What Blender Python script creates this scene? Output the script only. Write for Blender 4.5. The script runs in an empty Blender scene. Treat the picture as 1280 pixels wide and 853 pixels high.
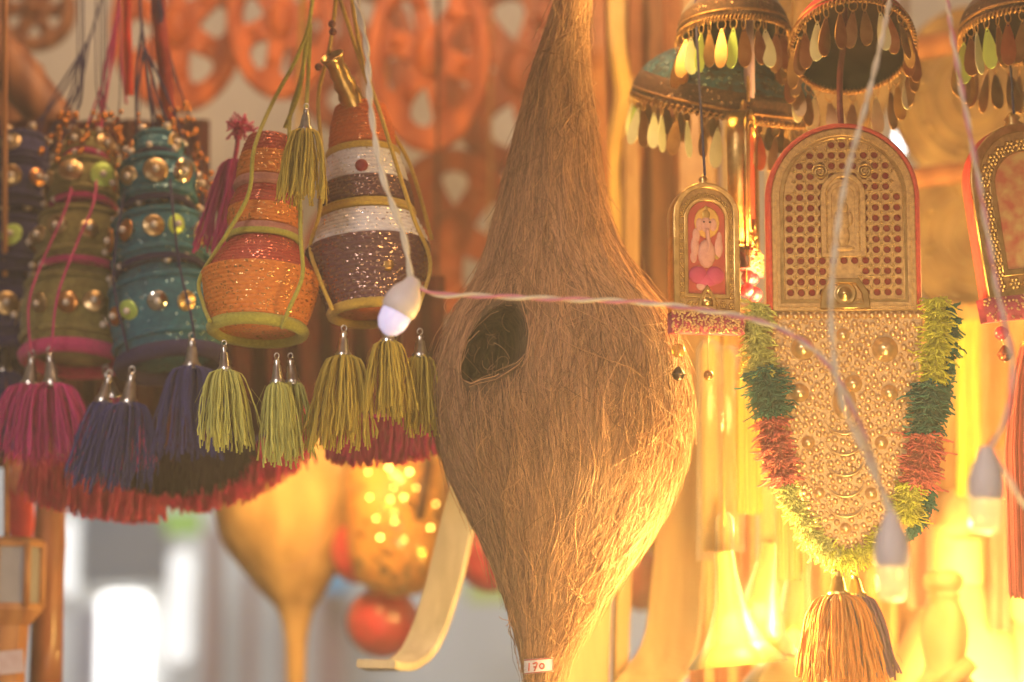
import bpy, bmesh, math, random
import numpy as np
from mathutils import Vector, Matrix, Euler
random.seed(7); rng = np.random.default_rng(7)
R = math.radians
sc = bpy.context.scene

# ------------------------------------------------------------------ camera
FOC, SW, PITCH = 85.0, 36.0, R(8)
CAM = Vector((0.0, -1.86, 1.62))
cd = bpy.data.cameras.new('camera'); cam = bpy.data.objects.new('camera', cd)
sc.collection.objects.link(cam); sc.camera = cam
cam.location = CAM; cam.rotation_euler = (R(90) + PITCH, 0, 0)
cd.lens = FOC; cd.sensor_width = SW; cd.clip_start = 0.05; cd.clip_end = 200
cd.dof.use_dof = True; cd.dof.focus_distance = 1.79; cd.dof.aperture_fstop = 3.6
FWD = Vector((0, math.cos(PITCH), math.sin(PITCH))); UP = Vector((0, -math.sin(PITCH), math.cos(PITCH)))
K = SW / FOC / 1280

# ------------------------------------------------------------------ world, lamps, exposure
w = bpy.data.worlds.new('World'); sc.world = w; w.use_nodes = True
w.node_tree.nodes['Background'].inputs[0].default_value = (1.0, 0.70, 0.55, 1)
w.node_tree.nodes['Background'].inputs[1].default_value = 0.17

def P(px, py, Y=0.0):
    d = FWD + Vector((1, 0, 0)) * ((px - 640) * K) + UP * (-(py - 426.5) * K)
    return CAM + d * ((Y - CAM.y) / d.y)
def S(Y=0.0): return (Y - CAM.y) / math.cos(PITCH) * K

def lamp(name, kind, loc, energy, col, size=0.05, target=None):
    l = bpy.data.lights.new(name, kind); l.energy = energy; l.color = col
    if kind == 'AREA': l.size = size
    else: l.shadow_soft_size = size
    o = bpy.data.objects.new(name, l); sc.collection.objects.link(o); o.location = loc
    if target is not None: o.rotation_euler = (Vector(target) - Vector(loc)).to_track_quat('-Z', 'Y').to_euler()
    return o
WARM = (1.0, 0.60, 0.16)
lamp('stall_bulb_low', 'POINT', P(945, 760, -0.04), 9.5, WARM, 0.03)
lamp('stall_bulb_side', 'POINT', P(985, 400, 0.0), 3.0, WARM, 0.03)
lamp('stall_bulb_high', 'POINT', P(812, -66, -0.03), 1.5, WARM, 0.04)
lamp('stall_bulb_right', 'POINT', P(1420, 470, 0.14), 7.0, WARM, 0.05)
lamp('veil_lamp_corner', 'POINT', P(1260, 945, 0.44), 13.0, WARM, 0.05)  # unseen lamp added to make the glare glow at lower right
lamp('veil_fill_near', 'POINT', P(1240, 1030, -0.34), 7.5, (1.0, 0.66, 0.24), 0.06)  # added lamp, brightens the haze and the goods from low front right
lamp('highlight_lamp_front', 'POINT', (0.75, -1.0, 2.35), 4.0, (1.0, 0.70, 0.42), 0.06)  # added lamp for highlights on the gold and beads
lamp('nest_fill_mid', 'POINT', P(410, 545, 0.66), 3.2, WARM, 0.04)  # added lamp hidden behind the fringe to brighten the second nest
lamp('disc_fill_back', 'AREA', (-0.1, 0.15, 2.75), 8.5, (1.0, 0.60, 0.33), 0.5, (-0.2, 1.0, 1.9))  # added soft light aimed at the carved discs
lamp('fill_front_low', 'AREA', (0.35, -2.3, 0.75), 10, (1.0, 0.74, 0.50), 0.8, (0, 0, 1.75))  # added warm fill from low in front
lamp('fill_front_high', 'AREA', (-0.9, -2.2, 2.75), 26, (1.0, 0.88, 0.82), 0.6, (-0.2, 0, 1.75))  # added neutral fill from upper left in front
lamp('daylight_street', 'AREA', (-1.0, 3.0, 4.6), 220, (0.95, 0.98, 1.0), 2.0, (-0.5, 6.5, 1.5))

vs = sc.view_settings; vs.view_transform = 'Standard'; vs.look = 'None'; vs.exposure = 0.25; vs.gamma = 1.0; vs.use_curve_mapping = False
sc.cycles.use_denoising = True
sc.cycles.max_bounces = 6; sc.cycles.volume_step_rate = 1; sc.cycles.sample_clamp_indirect = 4; sc.cycles.transparent_max_bounces = 12

# ------------------------------------------------------------------ materials
MATS = {}
def pm(name, c1, c2=None, scale=60, rough=0.7, metal=0.0, bump=0.0, bscale=300, mix='noise', stretch=(1, 1, 1),
       spec=0.3, sheen=0.0, emit=None, estr=0.0, trans=0.0, alpha=1.0, glitter=0.0, attr=False, gscale=900, sss=0.0, coat=0.0):
    if name in MATS: return MATS[name]
    m = bpy.data.materials.new(name); m.use_nodes = True
    nt = m.node_tree; N = nt.nodes; L = nt.links; b = N['Principled BSDF']
    b.inputs['Roughness'].default_value = rough; b.inputs['Metallic'].default_value = metal
    b.inputs['Specular IOR Level'].default_value = spec
    if sheen: b.inputs['Sheen Weight'].default_value = sheen; b.inputs['Sheen Roughness'].default_value = 0.5
    if coat: b.inputs['Coat Weight'].default_value = coat
    if sss:
        b.inputs['Subsurface Weight'].default_value = sss; b.inputs['Subsurface Scale'].default_value = 0.01
    b.inputs['Transmission Weight'].default_value = trans; b.inputs['Alpha'].default_value = alpha
    if emit: b.inputs['Emission Color'].default_value = (*emit, 1); b.inputs['Emission Strength'].default_value = estr
    tc = N.new('ShaderNodeTexCoord'); mp = N.new('ShaderNodeMapping'); mp.inputs['Scale'].default_value = stretch
    L.new(tc.outputs['Object'], mp.inputs['Vector'])
    if c2 is None: c2 = tuple(x * 0.65 for x in c1)
    mx = N.new('ShaderNodeMix'); mx.data_type = 'RGBA'
    mx.inputs[6].default_value = (*c1, 1); mx.inputs[7].default_value = (*c2, 1)
    if attr:
        a = N.new('ShaderNodeAttribute'); a.attribute_name = 'shade'; L.new(a.outputs['Fac'], mx.inputs[0])
    elif mix == 'wood':
        t = N.new('ShaderNodeTexWave'); t.inputs['Scale'].default_value = scale; t.inputs['Distortion'].default_value = 6
        t.inputs['Detail'].default_value = 4; L.new(mp.outputs[0], t.inputs['Vector']); L.new(t.outputs['Fac'], mx.inputs[0])
    else:
        t = N.new('ShaderNodeTexNoise'); t.inputs['Scale'].default_value = scale; t.inputs['Detail'].default_value = 6
        rp = N.new('ShaderNodeValToRGB'); rp.color_ramp.elements[0].position = 0.35; rp.color_ramp.elements[1].position = 0.68
        L.new(mp.outputs[0], t.inputs['Vector']); L.new(t.outputs['Fac'], rp.inputs[0]); L.new(rp.outputs[0], mx.inputs[0])
    L.new(mx.outputs[2], b.inputs['Base Color'])
    if glitter:
        v = N.new('ShaderNodeTexVoronoi'); v.inputs['Scale'].default_value = gscale; L.new(tc.outputs['Object'], v.inputs['Vector'])
        sp = N.new('ShaderNodeSeparateColor'); L.new(v.outputs['Color'], sp.inputs[0])
        g = N.new('ShaderNodeMath'); g.operation = 'GREATER_THAN'; g.inputs[1].default_value = 1 - glitter; L.new(sp.outputs[0], g.inputs[0])
        L.new(g.outputs[0], b.inputs['Metallic'])
        rr = N.new('ShaderNodeMapRange'); rr.inputs[3].default_value = rough; rr.inputs[4].default_value = 0.25
        L.new(g.outputs[0], rr.inputs[0]); L.new(rr.outputs[0], b.inputs['Roughness'])
        m2 = N.new('ShaderNodeMix'); m2.data_type = 'RGBA'; L.new(g.outputs[0], m2.inputs[0]); L.new(mx.outputs[2], m2.inputs[6])
        m2.inputs[7].default_value = (min(1, c1[0] * 1.5 + .25), min(1, c1[1] * 1.5 + .22), min(1, c1[2] * 1.5 + .15), 1); L.new(m2.outputs[2], b.inputs['Base Color'])
    if bump:
        t2 = N.new('ShaderNodeTexNoise'); t2.inputs['Scale'].default_value = bscale; t2.inputs['Detail'].default_value = 4
        L.new(mp.outputs[0], t2.inputs['Vector'])
        bp = N.new('ShaderNodeBump'); bp.inputs['Strength'].default_value = bump; bp.inputs['Distance'].default_value = 0.002
        L.new(t2.outputs['Fac'], bp.inputs['Height']); L.new(bp.outputs[0], b.inputs['Normal'])
    MATS[name] = m; return m

fib = pm('coconut_fibre', (0.55, 0.295, 0.155), (0.17, 0.08, 0.04), rough=0.55, spec=0.35, attr=True)
fibbase = pm('fibre_felt', (0.20, 0.115, 0.065), (0.08, 0.045, 0.026), scale=90, stretch=(3, 3, 0.35), rough=0.9, bump=1.0, bscale=260)
gold = pm('gold_metal', (0.72, 0.47, 0.17), (0.50, 0.29, 0.09), scale=120, rough=0.28, metal=1.0, bump=0.12, bscale=500)
goldd = pm('antique_gold', (0.62, 0.38, 0.14), (0.40, 0.22, 0.08), scale=300, rough=0.42, metal=0.6, bump=0.15, bscale=1500)
goldbead = pm('gold_bead', (0.80, 0.54, 0.26), (0.68, 0.42, 0.18), scale=80, rough=0.30, metal=0.75)
silver = pm('dull_silver', (0.62, 0.60, 0.55), (0.4, 0.37, 0.33), scale=150, rough=0.3, metal=1.0, bump=0.1)
mirror = pm('mirror_glass', (0.80, 0.76, 0.66), (0.55, 0.5, 0.4), scale=70, rough=0.12, metal=1.0)
brass = pm('brass_disc', (0.66, 0.50, 0.26), (0.45, 0.30, 0.13), scale=200, rough=0.3, metal=1.0, bump=0.2)
pearl = pm('pearl', (0.72, 0.66, 0.58), (0.6, 0.52, 0.45), rough=0.22, spec=0.6, coat=0.4)
greenfoil = pm('green_foil', (0.62, 0.85, 0.20), (0.5, 0.7, 0.18), scale=60, rough=0.4, metal=0.45)
palefoil = pm('pale_foil', (0.78, 0.80, 0.58), (0.66, 0.66, 0.44), scale=60, rough=0.4, metal=0.45)
bronzefoil = pm('bronze_foil', (0.55, 0.33, 0.15), (0.36, 0.19, 0.08), scale=60, rough=0.28, metal=1.0)
def yarn(name, c):
    m = pm('yarn_' + name, tuple(min(1, x * 1.18) for x in c), tuple(x * 0.62 for x in c), rough=0.95, spec=0.05, sheen=0.08, attr=True, bump=1.0, bscale=1400)
    nt = m.node_tree; b = nt.nodes['Principled BSDF']; tr = nt.nodes.new('ShaderNodeBsdfTranslucent'); mx = nt.nodes.new('ShaderNodeMixShader'); mx.inputs[0].default_value = 0.2
    src = b.inputs['Base Color'].links[0].from_socket; nt.links.new(src, tr.inputs['Color']); nt.links.new(b.outputs[0], mx.inputs[1]); nt.links.new(tr.outputs[0], mx.inputs[2]); nt.links.new(mx.outputs[0], nt.nodes['Material Output'].inputs['Surface'])
    return m
Y_pink = yarn('pink', (0.85, 0.07, 0.36)); Y_navy = yarn('navy', (0.085, 0.09, 0.34)); Y_lime = yarn('lime', (0.92, 0.92, 0.26))
Y_yel = yarn('yellow', (0.92, 0.66, 0.12)); Y_red = yarn('red', (0.88, 0.11, 0.19)); Y_black = yarn('black', (0.045, 0.025, 0.04))
Y_orange = yarn('orange', (0.74, 0.27, 0.07)); Y_green = yarn('green', (0.05, 0.22, 0.17)); Y_bright = yarn('bright_yellow', (0.9, 0.84, 0.10))
Y_coral = yarn('coral', (0.85, 0.20, 0.17)); Y_purple = yarn('purple', (0.22, 0.10, 0.18)); Y_gold = yarn('gold', (0.70, 0.38, 0.08)); Y_crim = yarn('crimson', (0.78, 0.06, 0.18))
orangewood = pm('orange_wood', (0.56, 0.14, 0.028), (0.34, 0.07, 0.016), scale=9, mix='wood', rough=0.5, bump=0.2, bscale=80)
litwood = pm('lit_stick_wood', (0.74, 0.52, 0.18), (0.66, 0.43, 0.13), scale=25, stretch=(3, 3, .3), rough=.5)  # yellow tone puts the lamplight on the sticks into the wood colour
rustwood = pm('rust_wood', (0.36, 0.14, 0.05), (0.26, 0.09, 0.03), scale=12, mix='wood', rough=.5, bump=.2, bscale=80)
brownwood = pm('brown_wood', (0.30, 0.13, 0.055), (0.17, 0.065, 0.03), scale=14, mix='wood', rough=0.5, bump=0.2, bscale=90)
palewood = pm('pale_wood', (0.50, 0.32, 0.14), (0.38, 0.22, 0.09), scale=25, stretch=(3, 3, 0.3), rough=0.55, bump=0.25, bscale=150)
greywood = pm('weathered_pale_wood', (0.46, 0.42, 0.35), (0.33, 0.29, 0.23), scale=40, stretch=(2, 2, 0.5), rough=0.7, bump=0.25, bscale=200)
tanwood = pm('tan_carving', (0.46, 0.30, 0.12), (0.24, 0.13, 0.05), scale=25, rough=0.5, bump=0.4, bscale=60)

# ------------------------------------------------------------------ mesh helpers
WL = {}
def col_link(o): sc.collection.objects.link(o)
def root(name, label, cat, loc, group=None):
    o = bpy.data.objects.new(name, None); col_link(o); o.location = loc; o.empty_display_size = 0.02
    o['label'] = label; o['category'] = cat
    if group: o['group'] = group
    WL[o] = Vector(loc); return o
def tag(o, label, cat, group=None):
    o['label'] = label; o['category'] = cat
    if group: o['group'] = group
    return o
def finish(me, name, mat, parent, loc, smooth=True):
    """me holds world coordinates; origin moved to parent's or loc."""
    base = WL[parent] if parent is not None else Vector(loc)
    me.transform(Matrix.Translation(-base))
    if smooth: me.polygons.foreach_set('use_smooth', [True] * len(me.polygons))
    me.materials.append(mat)
    o = bpy.data.objects.new(name, me); col_link(o)
    if parent is not None: o.parent = parent
    else: o.location = base
    WL[o] = base
    return o
def piece(name, me, parent, M):
    o = bpy.data.objects.new(name, me); col_link(o); o.parent = parent
    o.matrix_local = Matrix.Translation(-WL[parent]) @ M
    WL[o] = M.to_translation(); return o

class MB:
    def __init__(s): s.v = []; s.f = []
    def add(s, vs, fs):
        n = len(s.v); s.v += [tuple(v) for v in vs]; s.f += [tuple(i + n for i in f) for f in fs]; return s
    def tube(s, pts, r, n=8, cap=True, closed=False):
        pts = [Vector(p) for p in pts]; m = len(pts); rs = r if hasattr(r, '__len__') else [r] * m
        vs = []; nrm = None
        for i, p in enumerate(pts):
            a = pts[(i - 1) % m] if (i > 0 or closed) else pts[0]; b = pts[(i + 1) % m] if (i < m - 1 or closed) else pts[-1]
            t = (b - a).normalized()
            if nrm is None: nrm = t.orthogonal().normalized()
            nrm = (nrm - t * nrm.dot(t)); nrm = nrm.normalized() if nrm.length > 1e-6 else t.orthogonal().normalized()
            bn = t.cross(nrm)
            for k in range(n):
                an = 2 * math.pi * k / n; vs.append(p + (nrm * math.cos(an) + bn * math.sin(an)) * rs[i])
        fs = []
        for i in range(m if closed else m - 1):
            j = (i + 1) % m
            for k in range(n): fs.append((i * n + k, i * n + (k + 1) % n, j * n + (k + 1) % n, j * n + k))
        if cap and not closed: fs.append(tuple(range(n))[::-1]); fs.append(tuple(range((m - 1) * n, m * n)))
        return s.add(vs, fs)
    def lathe(s, prof, n, M, cap=True, fn=None):
        vs = []; fs = []; m = len(prof)
        for i, (r, z) in enumerate(prof):
            for k in range(n):
                a = 2 * math.pi * k / n; rr = r if fn is None else fn(r, z, a, i)
                vs.append(M @ Vector((rr * math.cos(a), rr * math.sin(a), z)))
        for i in range(m - 1):
            for k in range(n): fs.append((i * n + k, i * n + (k + 1) % n, (i + 1) * n + (k + 1) % n, (i + 1) * n + k))
        if cap:
            if prof[0][0] > 1e-5: fs.append(tuple(range(n))[::-1])
            if prof[-1][0] > 1e-5: fs.append(tuple(range((m - 1) * n, m * n)))
        return s.add(vs, fs)
    def ball(s, c, r, n=10, m=6, sc_=(1, 1, 1)):
        pr = [(math.sin(math.pi * i / m) * r, -math.cos(math.pi * i / m) * r) for i in range(m + 1)]
        return s.lathe(pr, n, Matrix.Translation(c) @ Matrix.Diagonal((*sc_, 1)), cap=False)
    def mesh(s, name='m'):
        me = bpy.data.meshes.new(name); me.from_pydata(s.v, [], s.f); me.update(); return me
    def build(s, name, mat, parent=None, loc=(0, 0, 0), smooth=True): return finish(s.mesh(name), name, mat, parent, loc, smooth)

def frame(z, x=None):
    z = Vector(z).normalized(); x = Vector(x or (1, 0, 0)); x = (x - z * x.dot(z)).normalized(); y = z.cross(x)
    return Matrix((x, y, z)).transposed().to_4x4()
def facing(loc, yaw=0, roll=0, pitch=0):
    """local x right, local y up, local z towards the camera (-Y)."""
    return Matrix.Translation(loc) @ Matrix.Rotation(yaw, 4, 'Z') @ Matrix.Rotation(pitch, 4, 'X') @ Matrix.Rotation(roll, 4, 'Y') @ Matrix.Rotation(R(90), 4, 'X')

def plate(splines, depth, bevel=0.0, M=None, res=0):
    cu = bpy.data.curves.new('c', 'CURVE'); cu.dimensions = '2D'; cu.fill_mode = 'BOTH'
    cu.extrude = max(0, depth / 2 - bevel); cu.bevel_depth = bevel; cu.bevel_resolution = res
    for pts in splines:
        sp = cu.splines.new('POLY'); sp.points.add(len(pts) - 1); sp.use_cyclic_u = True
        for q, (x, y) in zip(sp.points, pts): q.co = (x, y, 0, 1)
    o = bpy.data.objects.new('c', cu); col_link(o)
    dg = bpy.context.evaluated_depsgraph_get(); me = bpy.data.meshes.new_from_object(o.evaluated_get(dg))
    bpy.data.objects.remove(o); bpy.data.curves.remove(cu)
    if M is not None: me.transform(M)
    me.materials.clear(); return me
def ell(cx, cy, rx, ry, n=24, a0=0): return [(cx + rx * math.cos(2 * math.pi * i / n + a0), cy + ry * math.sin(2 * math.pi * i / n + a0)) for i in range(n)]
def tear(w_, h_, n=16):
    """teardrop hanging from (0,0) down."""
    pts = []
    for i in range(n):
        a = 2 * math.pi * i / n; x = math.sin(a) * w_ / 2; t = (1 + math.cos(a)) / 2
        pts.append((x * (1 - 0.72 * t ** 1.3), -h_ * (1 - t)))
    return pts
def arch(w_, h_, n=20, x0=0, y0=0):
    r = w_ / 2; pts = [(x0 - r, y0), (x0 + r, y0)]
    for i in range(n + 1):
        a = math.pi * i / n; pts.append((x0 + r * math.cos(a), y0 + h_ - r + r * math.sin(a)))
    return pts
def smooth_path(pts, n=8):
    p = [Vector(q) for q in pts]; p = [p[0] * 2 - p[1]] + p + [p[-1] * 2 - p[-2]]; out = []
    for i in range(1, len(p) - 2):
        for k in range(n):
            t = k / n; a, b, c, d = p[i - 1:i + 3]
            out.append(0.5 * ((2 * b) + (c - a) * t + (2 * a - 5 * b + 4 * c - d) * t * t + (3 * b - a - 3 * c + d) * t ** 3))
    out.append(p[-2]); return out

def strands(name, A, rad, mat, parent, shade=None, sides=3, kind='stuff', loc=(0, 0, 0)):
    """A: [N,K,3] world points, rad scalar or [N,K]; one mesh of thin tubes."""
    A = np.asarray(A, float); N, Kk, _ = A.shape
    T = np.gradient(A, axis=1); T /= np.linalg.norm(T, axis=2, keepdims=True) + 1e-12
    ref = rng.normal(size=(N, 1, 3)); U = np.cross(T, ref); U /= np.linalg.norm(U, axis=2, keepdims=True) + 1e-12
    V = np.cross(T, U); rad = np.broadcast_to(np.asarray(rad, float), (N, Kk))[..., None]
    an = 2 * np.pi * np.arange(sides) / sides
    verts = A[:, :, None, :] + rad[:, :, None, :] * (np.cos(an)[None, None, :, None] * U[:, :, None, :] + np.sin(an)[None, None, :, None] * V[:, :, None, :])
    verts = verts.reshape(-1, 3)
    n0 = (np.arange(N) * Kk * sides)[:, None, None]; i = (np.arange(Kk - 1) * sides)[None, :, None]; k = np.arange(sides)[None, None, :]; k2 = (k + 1) % sides
    q = np.stack([n0 + i + k, n0 + i + k2, n0 + i + sides + k2, n0 + i + sides + k], -1).reshape(-1, 4)
    me = bpy.data.meshes.new(name); me.vertices.add(len(verts)); me.vertices.foreach_set('co', verts.ravel())
    me.loops.add(q.size); me.loops.foreach_set('vertex_index', q.ravel().astype(np.int32))
    me.polygons.add(len(q)); me.polygons.foreach_set('loop_start', np.arange(0, q.size, 4, dtype=np.int32))
    me.update(calc_edges=True)
    if shade is None: shade = rng.random(N)
    at = me.attributes.new('shade', 'FLOAT', 'POINT'); at.data.foreach_set('value', np.repeat(shade, Kk * sides).astype(np.float32))
    o = finish(me, name, mat, parent, loc)
    if kind: o['kind'] = kind
    return o

def tassel_yarn(name, top, neck, width, length, mat, parent, n=70, r=0.0011, lean=(0, 0), seg=14, flare=0.38, rag=0.12):
    top = np.array(top); off = rng.normal(size=(n, 2)); off /= np.linalg.norm(off, axis=1, keepdims=True); rr = np.sqrt(rng.random(n)); off *= rr[:, None]
    s = np.linspace(0, 1, seg)[None, :, None]
    Ls = length * (1 - rag + 2 * rag * rng.random(n))[:, None]
    lat = neck + (width / 2 - neck) * (np.clip(s, 0, 1) ** flare)
    xy = off[:, None, :] * lat
    xy = xy + np.stack([np.sin(s[..., 0] * rng.uniform(3, 9, (n, 1)) + rng.uniform(0, 6, (n, 1))), np.cos(s[..., 0] * rng.uniform(3, 9, (n, 1)))], -1) * r * 0.9 * s
    # strands near the outside leave the knot as a rounded shoulder
    wig = np.cumsum(rng.normal(size=(n, seg, 2)) * length * 0.010, axis=1) * s
    z = -Ls * (s[..., 0] ** 1.12) * np.ones((n, seg))
    A = np.zeros((n, seg, 3)); A[..., :2] = xy + wig; A[..., 2] = z
    A[..., 0] += lean[0] * (s[..., 0] ** 1.3) * length; A[..., 1] += lean[1] * s[..., 0] * length
    A += top
    sh = np.clip(rng.normal(0.4, 0.25, n), 0, 1)
    rr = r * rng.uniform(.65, 1.2, (n, 1)) * (1 + .22 * np.sin(np.arange(seg)[None, :] * 2.4 + rng.uniform(0, 6, (n, 1)))) 
    # fuzz: fine hairs standing off the wool
    nf = n * 2; j = rng.integers(0, n, nf); k = rng.integers(1, seg - 5, nf); F = np.stack([A[j, np.minimum(k + q, seg - 1)] for q in range(5)], 1)
    F = F + rng.normal(size=(nf, 1, 3)) * r * np.linspace(.8, 3.2, 5)[None, :, None] + rng.normal(size=(nf, 5, 3)) * r * .5
    strands('wool_fuzz', F, r * .13, mat, parent, rng.random(nf) * .4, sides=3)
    return strands(name, A, rr, mat, parent, sh, sides=4)
def tassel(parent, px, py, Y, wpx, lpx, mat, cap=silver, caph=38, capw=11, n=70, lean=(0, 0), rpx=2.0, name='tassel', flare=0.38):
    """cap top at (px,py); yarn below.  part 'tassel' (cap) with sub-part 'yarn'."""
    s = S(Y); t = P(px, py, Y); m = MB(); h = caph * s; wd = capw * s
    prof = [(wd * 0.30, 0), (wd * 0.42, -h * 0.12), (wd * 0.34, -h * 0.22), (wd * 0.5, -h * 0.3), (wd * 0.72, -h * 0.75), (wd * 1.0, -h * 0.86), (wd * 0.92, -h * 0.92), (wd * 1.08, -h)]
    ax = Vector((-lean[0], 0, 1)); M = Matrix.Translation(t) @ frame(ax)
    m.lathe(prof, 16, M)
    ring = [t + Vector((math.cos(a) * wd * .3, 0, wd * .3 + math.sin(a) * wd * .35)) for a in np.linspace(0, 2 * math.pi, 12, endpoint=False)]
    m.tube(ring, wd * 0.08, 5, closed=True)
    c = m.build(name, cap, parent)
    nb = M @ Vector((0, 0, -h * 0.9))
    tassel_yarn('yarn', nb, wd * 0.85, wpx * s, lpx * s, mat, c, n=n, r=rpx * s / 2, lean=lean, flare=flare)
    return c

# ================================================================== SETTING
def structure(o): o['kind'] = 'structure'; return o
g = MB(); g.add([(-30, -5, 0), (30, -5, 0), (30, 40, 0), (-30, 40, 0)], [(0, 1, 2, 3)])
structure(g.build('ground', pm('street_ground', (0.22, 0.2, 0.19), (0.15, 0.14, 0.13), scale=3, rough=0.9, bump=0.3, bscale=20), smooth=False))

def boxm(m, x0, x1, y0, y1, z0, z1, M=Matrix()):
    v = [(x0, y0, z0), (x1, y0, z0), (x1, y1, z0), (x0, y1, z0), (x0, y0, z1), (x1, y0, z1), (x1, y1, z1), (x0, y1, z1)]
    m.add([M @ Vector(q) for q in v], [(3, 2, 1, 0), (4, 5, 6, 7), (0, 1, 5, 4), (1, 2, 6, 5), (2, 3, 7, 6), (3, 0, 4, 7)]); return m
# stall back wall: a plastered lintel high up, open to the street below
YW = 1.55
zb = P(300, 560, YW).z
m = MB(); boxm(m, -2.6, 1.6, YW, YW + 0.1, zb, 3.2)
structure(m.build('stall_wall', pm('plaster', (0.80, 0.77, 0.70), (0.70, 0.66, 0.58), scale=6, rough=0.85, bump=0.3, bscale=40), None, (0, YW, zb), smooth=False))

# unseen cloth added to shade the upper goods from the front lamps
m = MB(); vs_ = []; nx = 60
for i in range(nx + 1):
    x = -1.6 + 3.2 * i / nx; y = -0.5 + .012 * math.sin(i * 1.3)
    vs_ += [(x, y, 2.15 + .02 * abs(math.sin(i * .8))), (x, y - .003, 2.62), (x, y + .003, 2.62), (x, y + .003, 2.15 + .02 * abs(math.sin(i * .8)))]
m.add(vs_, [(i * 4 + k, i * 4 + (k + 1) % 4, i * 4 + 4 + (k + 1) % 4, i * 4 + 4 + k) for i in range(nx) for k in range(4)])
structure(m.build('shade_valance', pm('shade_cloth', (0.30, 0.06, 0.05), (0.22, 0.04, 0.04), scale=30, rough=.9), None, (0, -.5, 2.15)))

# far shop front across the street
YF = 6.5
def rect(m, x0, x1, y0, y1, Y, d=0.06):
    a = P(x0, y1, Y); b = P(x1, y0, Y); boxm(m, a.x, b.x, Y, Y + d, a.z, b.z)
shop = root('shop_front', 'pale blurred shop front across the street with bright white windows', 'building', (-0.6, YF, 0))
m = MB(); boxm(m, -5, 3.5, YF, YF + 0.2, 0, 4.6); m.build('wall', pm('pale_render', (0.62, 0.62, 0.6), (0.45, 0.46, 0.47), scale=1.3, rough=0.8), shop, smooth=False)
white = pm('lit_window', (0.9, 0.9, 0.9), emit=(1.0, 0.99, 0.95), estr=3.6)
white2 = pm('dim_lit_window', (0.9, 0.9, 0.9), emit=(1.0, 0.99, 0.95), estr=1.0)
def rrect(x0, x1, y0, y1, Y, rp):
    a = P(x0, y1, Y); b = P(x1, y0, Y); r = rp * S(Y); pts = []
    for cx, cy, a0 in ((b.x - r, b.z - r, 0), (a.x + r, b.z - r, 90), (a.x + r, a.z + r, 180), (b.x - r, a.z + r, 270)):
        for k in range(6): t = R(a0 + 18 * k); pts.append((cx + r * math.cos(t), cy + r * math.sin(t)))
    return pts
for (x0, x1, y0, y1, rp) in ((122, 186, 742, 880, 14), (210, 240, 690, 830, 14), (74, 96, 650, 745, 10)):
    wn = finish(plate([rrect(x0, x1, y0, y1, YF - .05, rp)], 0.04, 0.0, facing((0, YF - .05, 0))), 'window', white if x0 == 122 else white2, shop, None, False)
m = MB(); rect(m, 100, 210, 640, 730, YF - .12); m.build('sign_panel', pm('blue_grey_panel', (0.07, 0.09, 0.12), (0.13, 0.14, 0.16), scale=2), shop, smooth=False)
m = MB(); rect(m, 90, 122, 760, 900, YF - .13); m.build('door_panel', pm('slate_panel', (0.2, 0.22, 0.27), (0.32, 0.3, 0.34), scale=2), shop, smooth=False)
redbrown = pm('red_brown_post', (0.22, 0.10, 0.09), (0.3, 0.17, 0.15), scale=3)
for x0, x1 in ((252, 276), (303, 320), (352, 366), (395, 432)):
    m = MB(); rect(m, x0, x1, 660, 960, YF - .3); m.build('post', redbrown, shop, smooth=False)
m = MB(); rect(m, 400, 436, 690, 740, YF - .45); m.build('blue_panel', pm('blue_panel', (0.06, 0.35, 0.6)), shop, smooth=False)
m = MB(); rect(m, 585, 640, 712, 752, YF - .5); m.build('lime_panel', pm('lime_panel', (0.45, 0.55, 0.05)), shop, smooth=False)
m = MB(); rect(m, 205, 250, 640, 668, YF - .5); m.build('green_panel', pm('green_panel', (0.3, 0.6, 0.05)), shop, smooth=False)

# overhead pole that everything hangs from (just above the picture)
ZR = P(640, -95, 0.0).z
rail = tag(MB().tube([(-1.3, 0.02, ZR), (1.4, 0.02, ZR)], 0.016, 14).build('hanging_pole', brownwood, None, (0, 0.02, ZR)), 'brown wooden pole above the ornaments that everything hangs from', 'pole')
ZR2 = P(640, -95, 0.55).z
rail2 = tag(MB().tube([(-1.6, 0.55, ZR2), (1.8, 0.55, ZR2)], 0.018, 14).build('hanging_pole', brownwood, None, (0, 0.55, ZR2)), 'brown wooden pole further back above the carved discs and sticks', 'pole')
def cord(m, pts, r, n=6, k=6): m.tube(smooth_path(pts, k), r, n)

# ================================================================== BIRD NEST
OUT = [(-75, 722, 746), (-40, 708, 744), (0, 692, 741), (50, 676, 738), (100, 656, 742), (150, 641, 750), (200, 626, 757), (250, 615, 764), (300, 604, 778), (350, 590, 803),
       (400, 563, 843), (450, 547, 861), (500, 541, 865), (550, 547, 862), (600, 562, 848), (650, 585, 822), (700, 607, 788), (750, 627, 752), (800, 644, 722), (830, 652, 704), (860, 657, 697), (905, 662, 692)]
oy = np.array([o[0] for o in OUT], float); ol = np.array([o[1] for o in OUT], float); orr = np.array([o[2] for o in OUT], float)
def smooth_interp(y, xs, vs_):
    # catmull-rom style via small gaussian average of linear interpolation
    o = np.zeros_like(y, dtype=float); ws = 0
    for d, g_ in ((-24, .1), (-12, .2), (0, .4), (12, .2), (24, .1)): o += g_ * np.interp(y + d, xs, vs_); ws += g_
    return o / ws
SN = S(0); pc = P(640, 426.5, 0)
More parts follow.
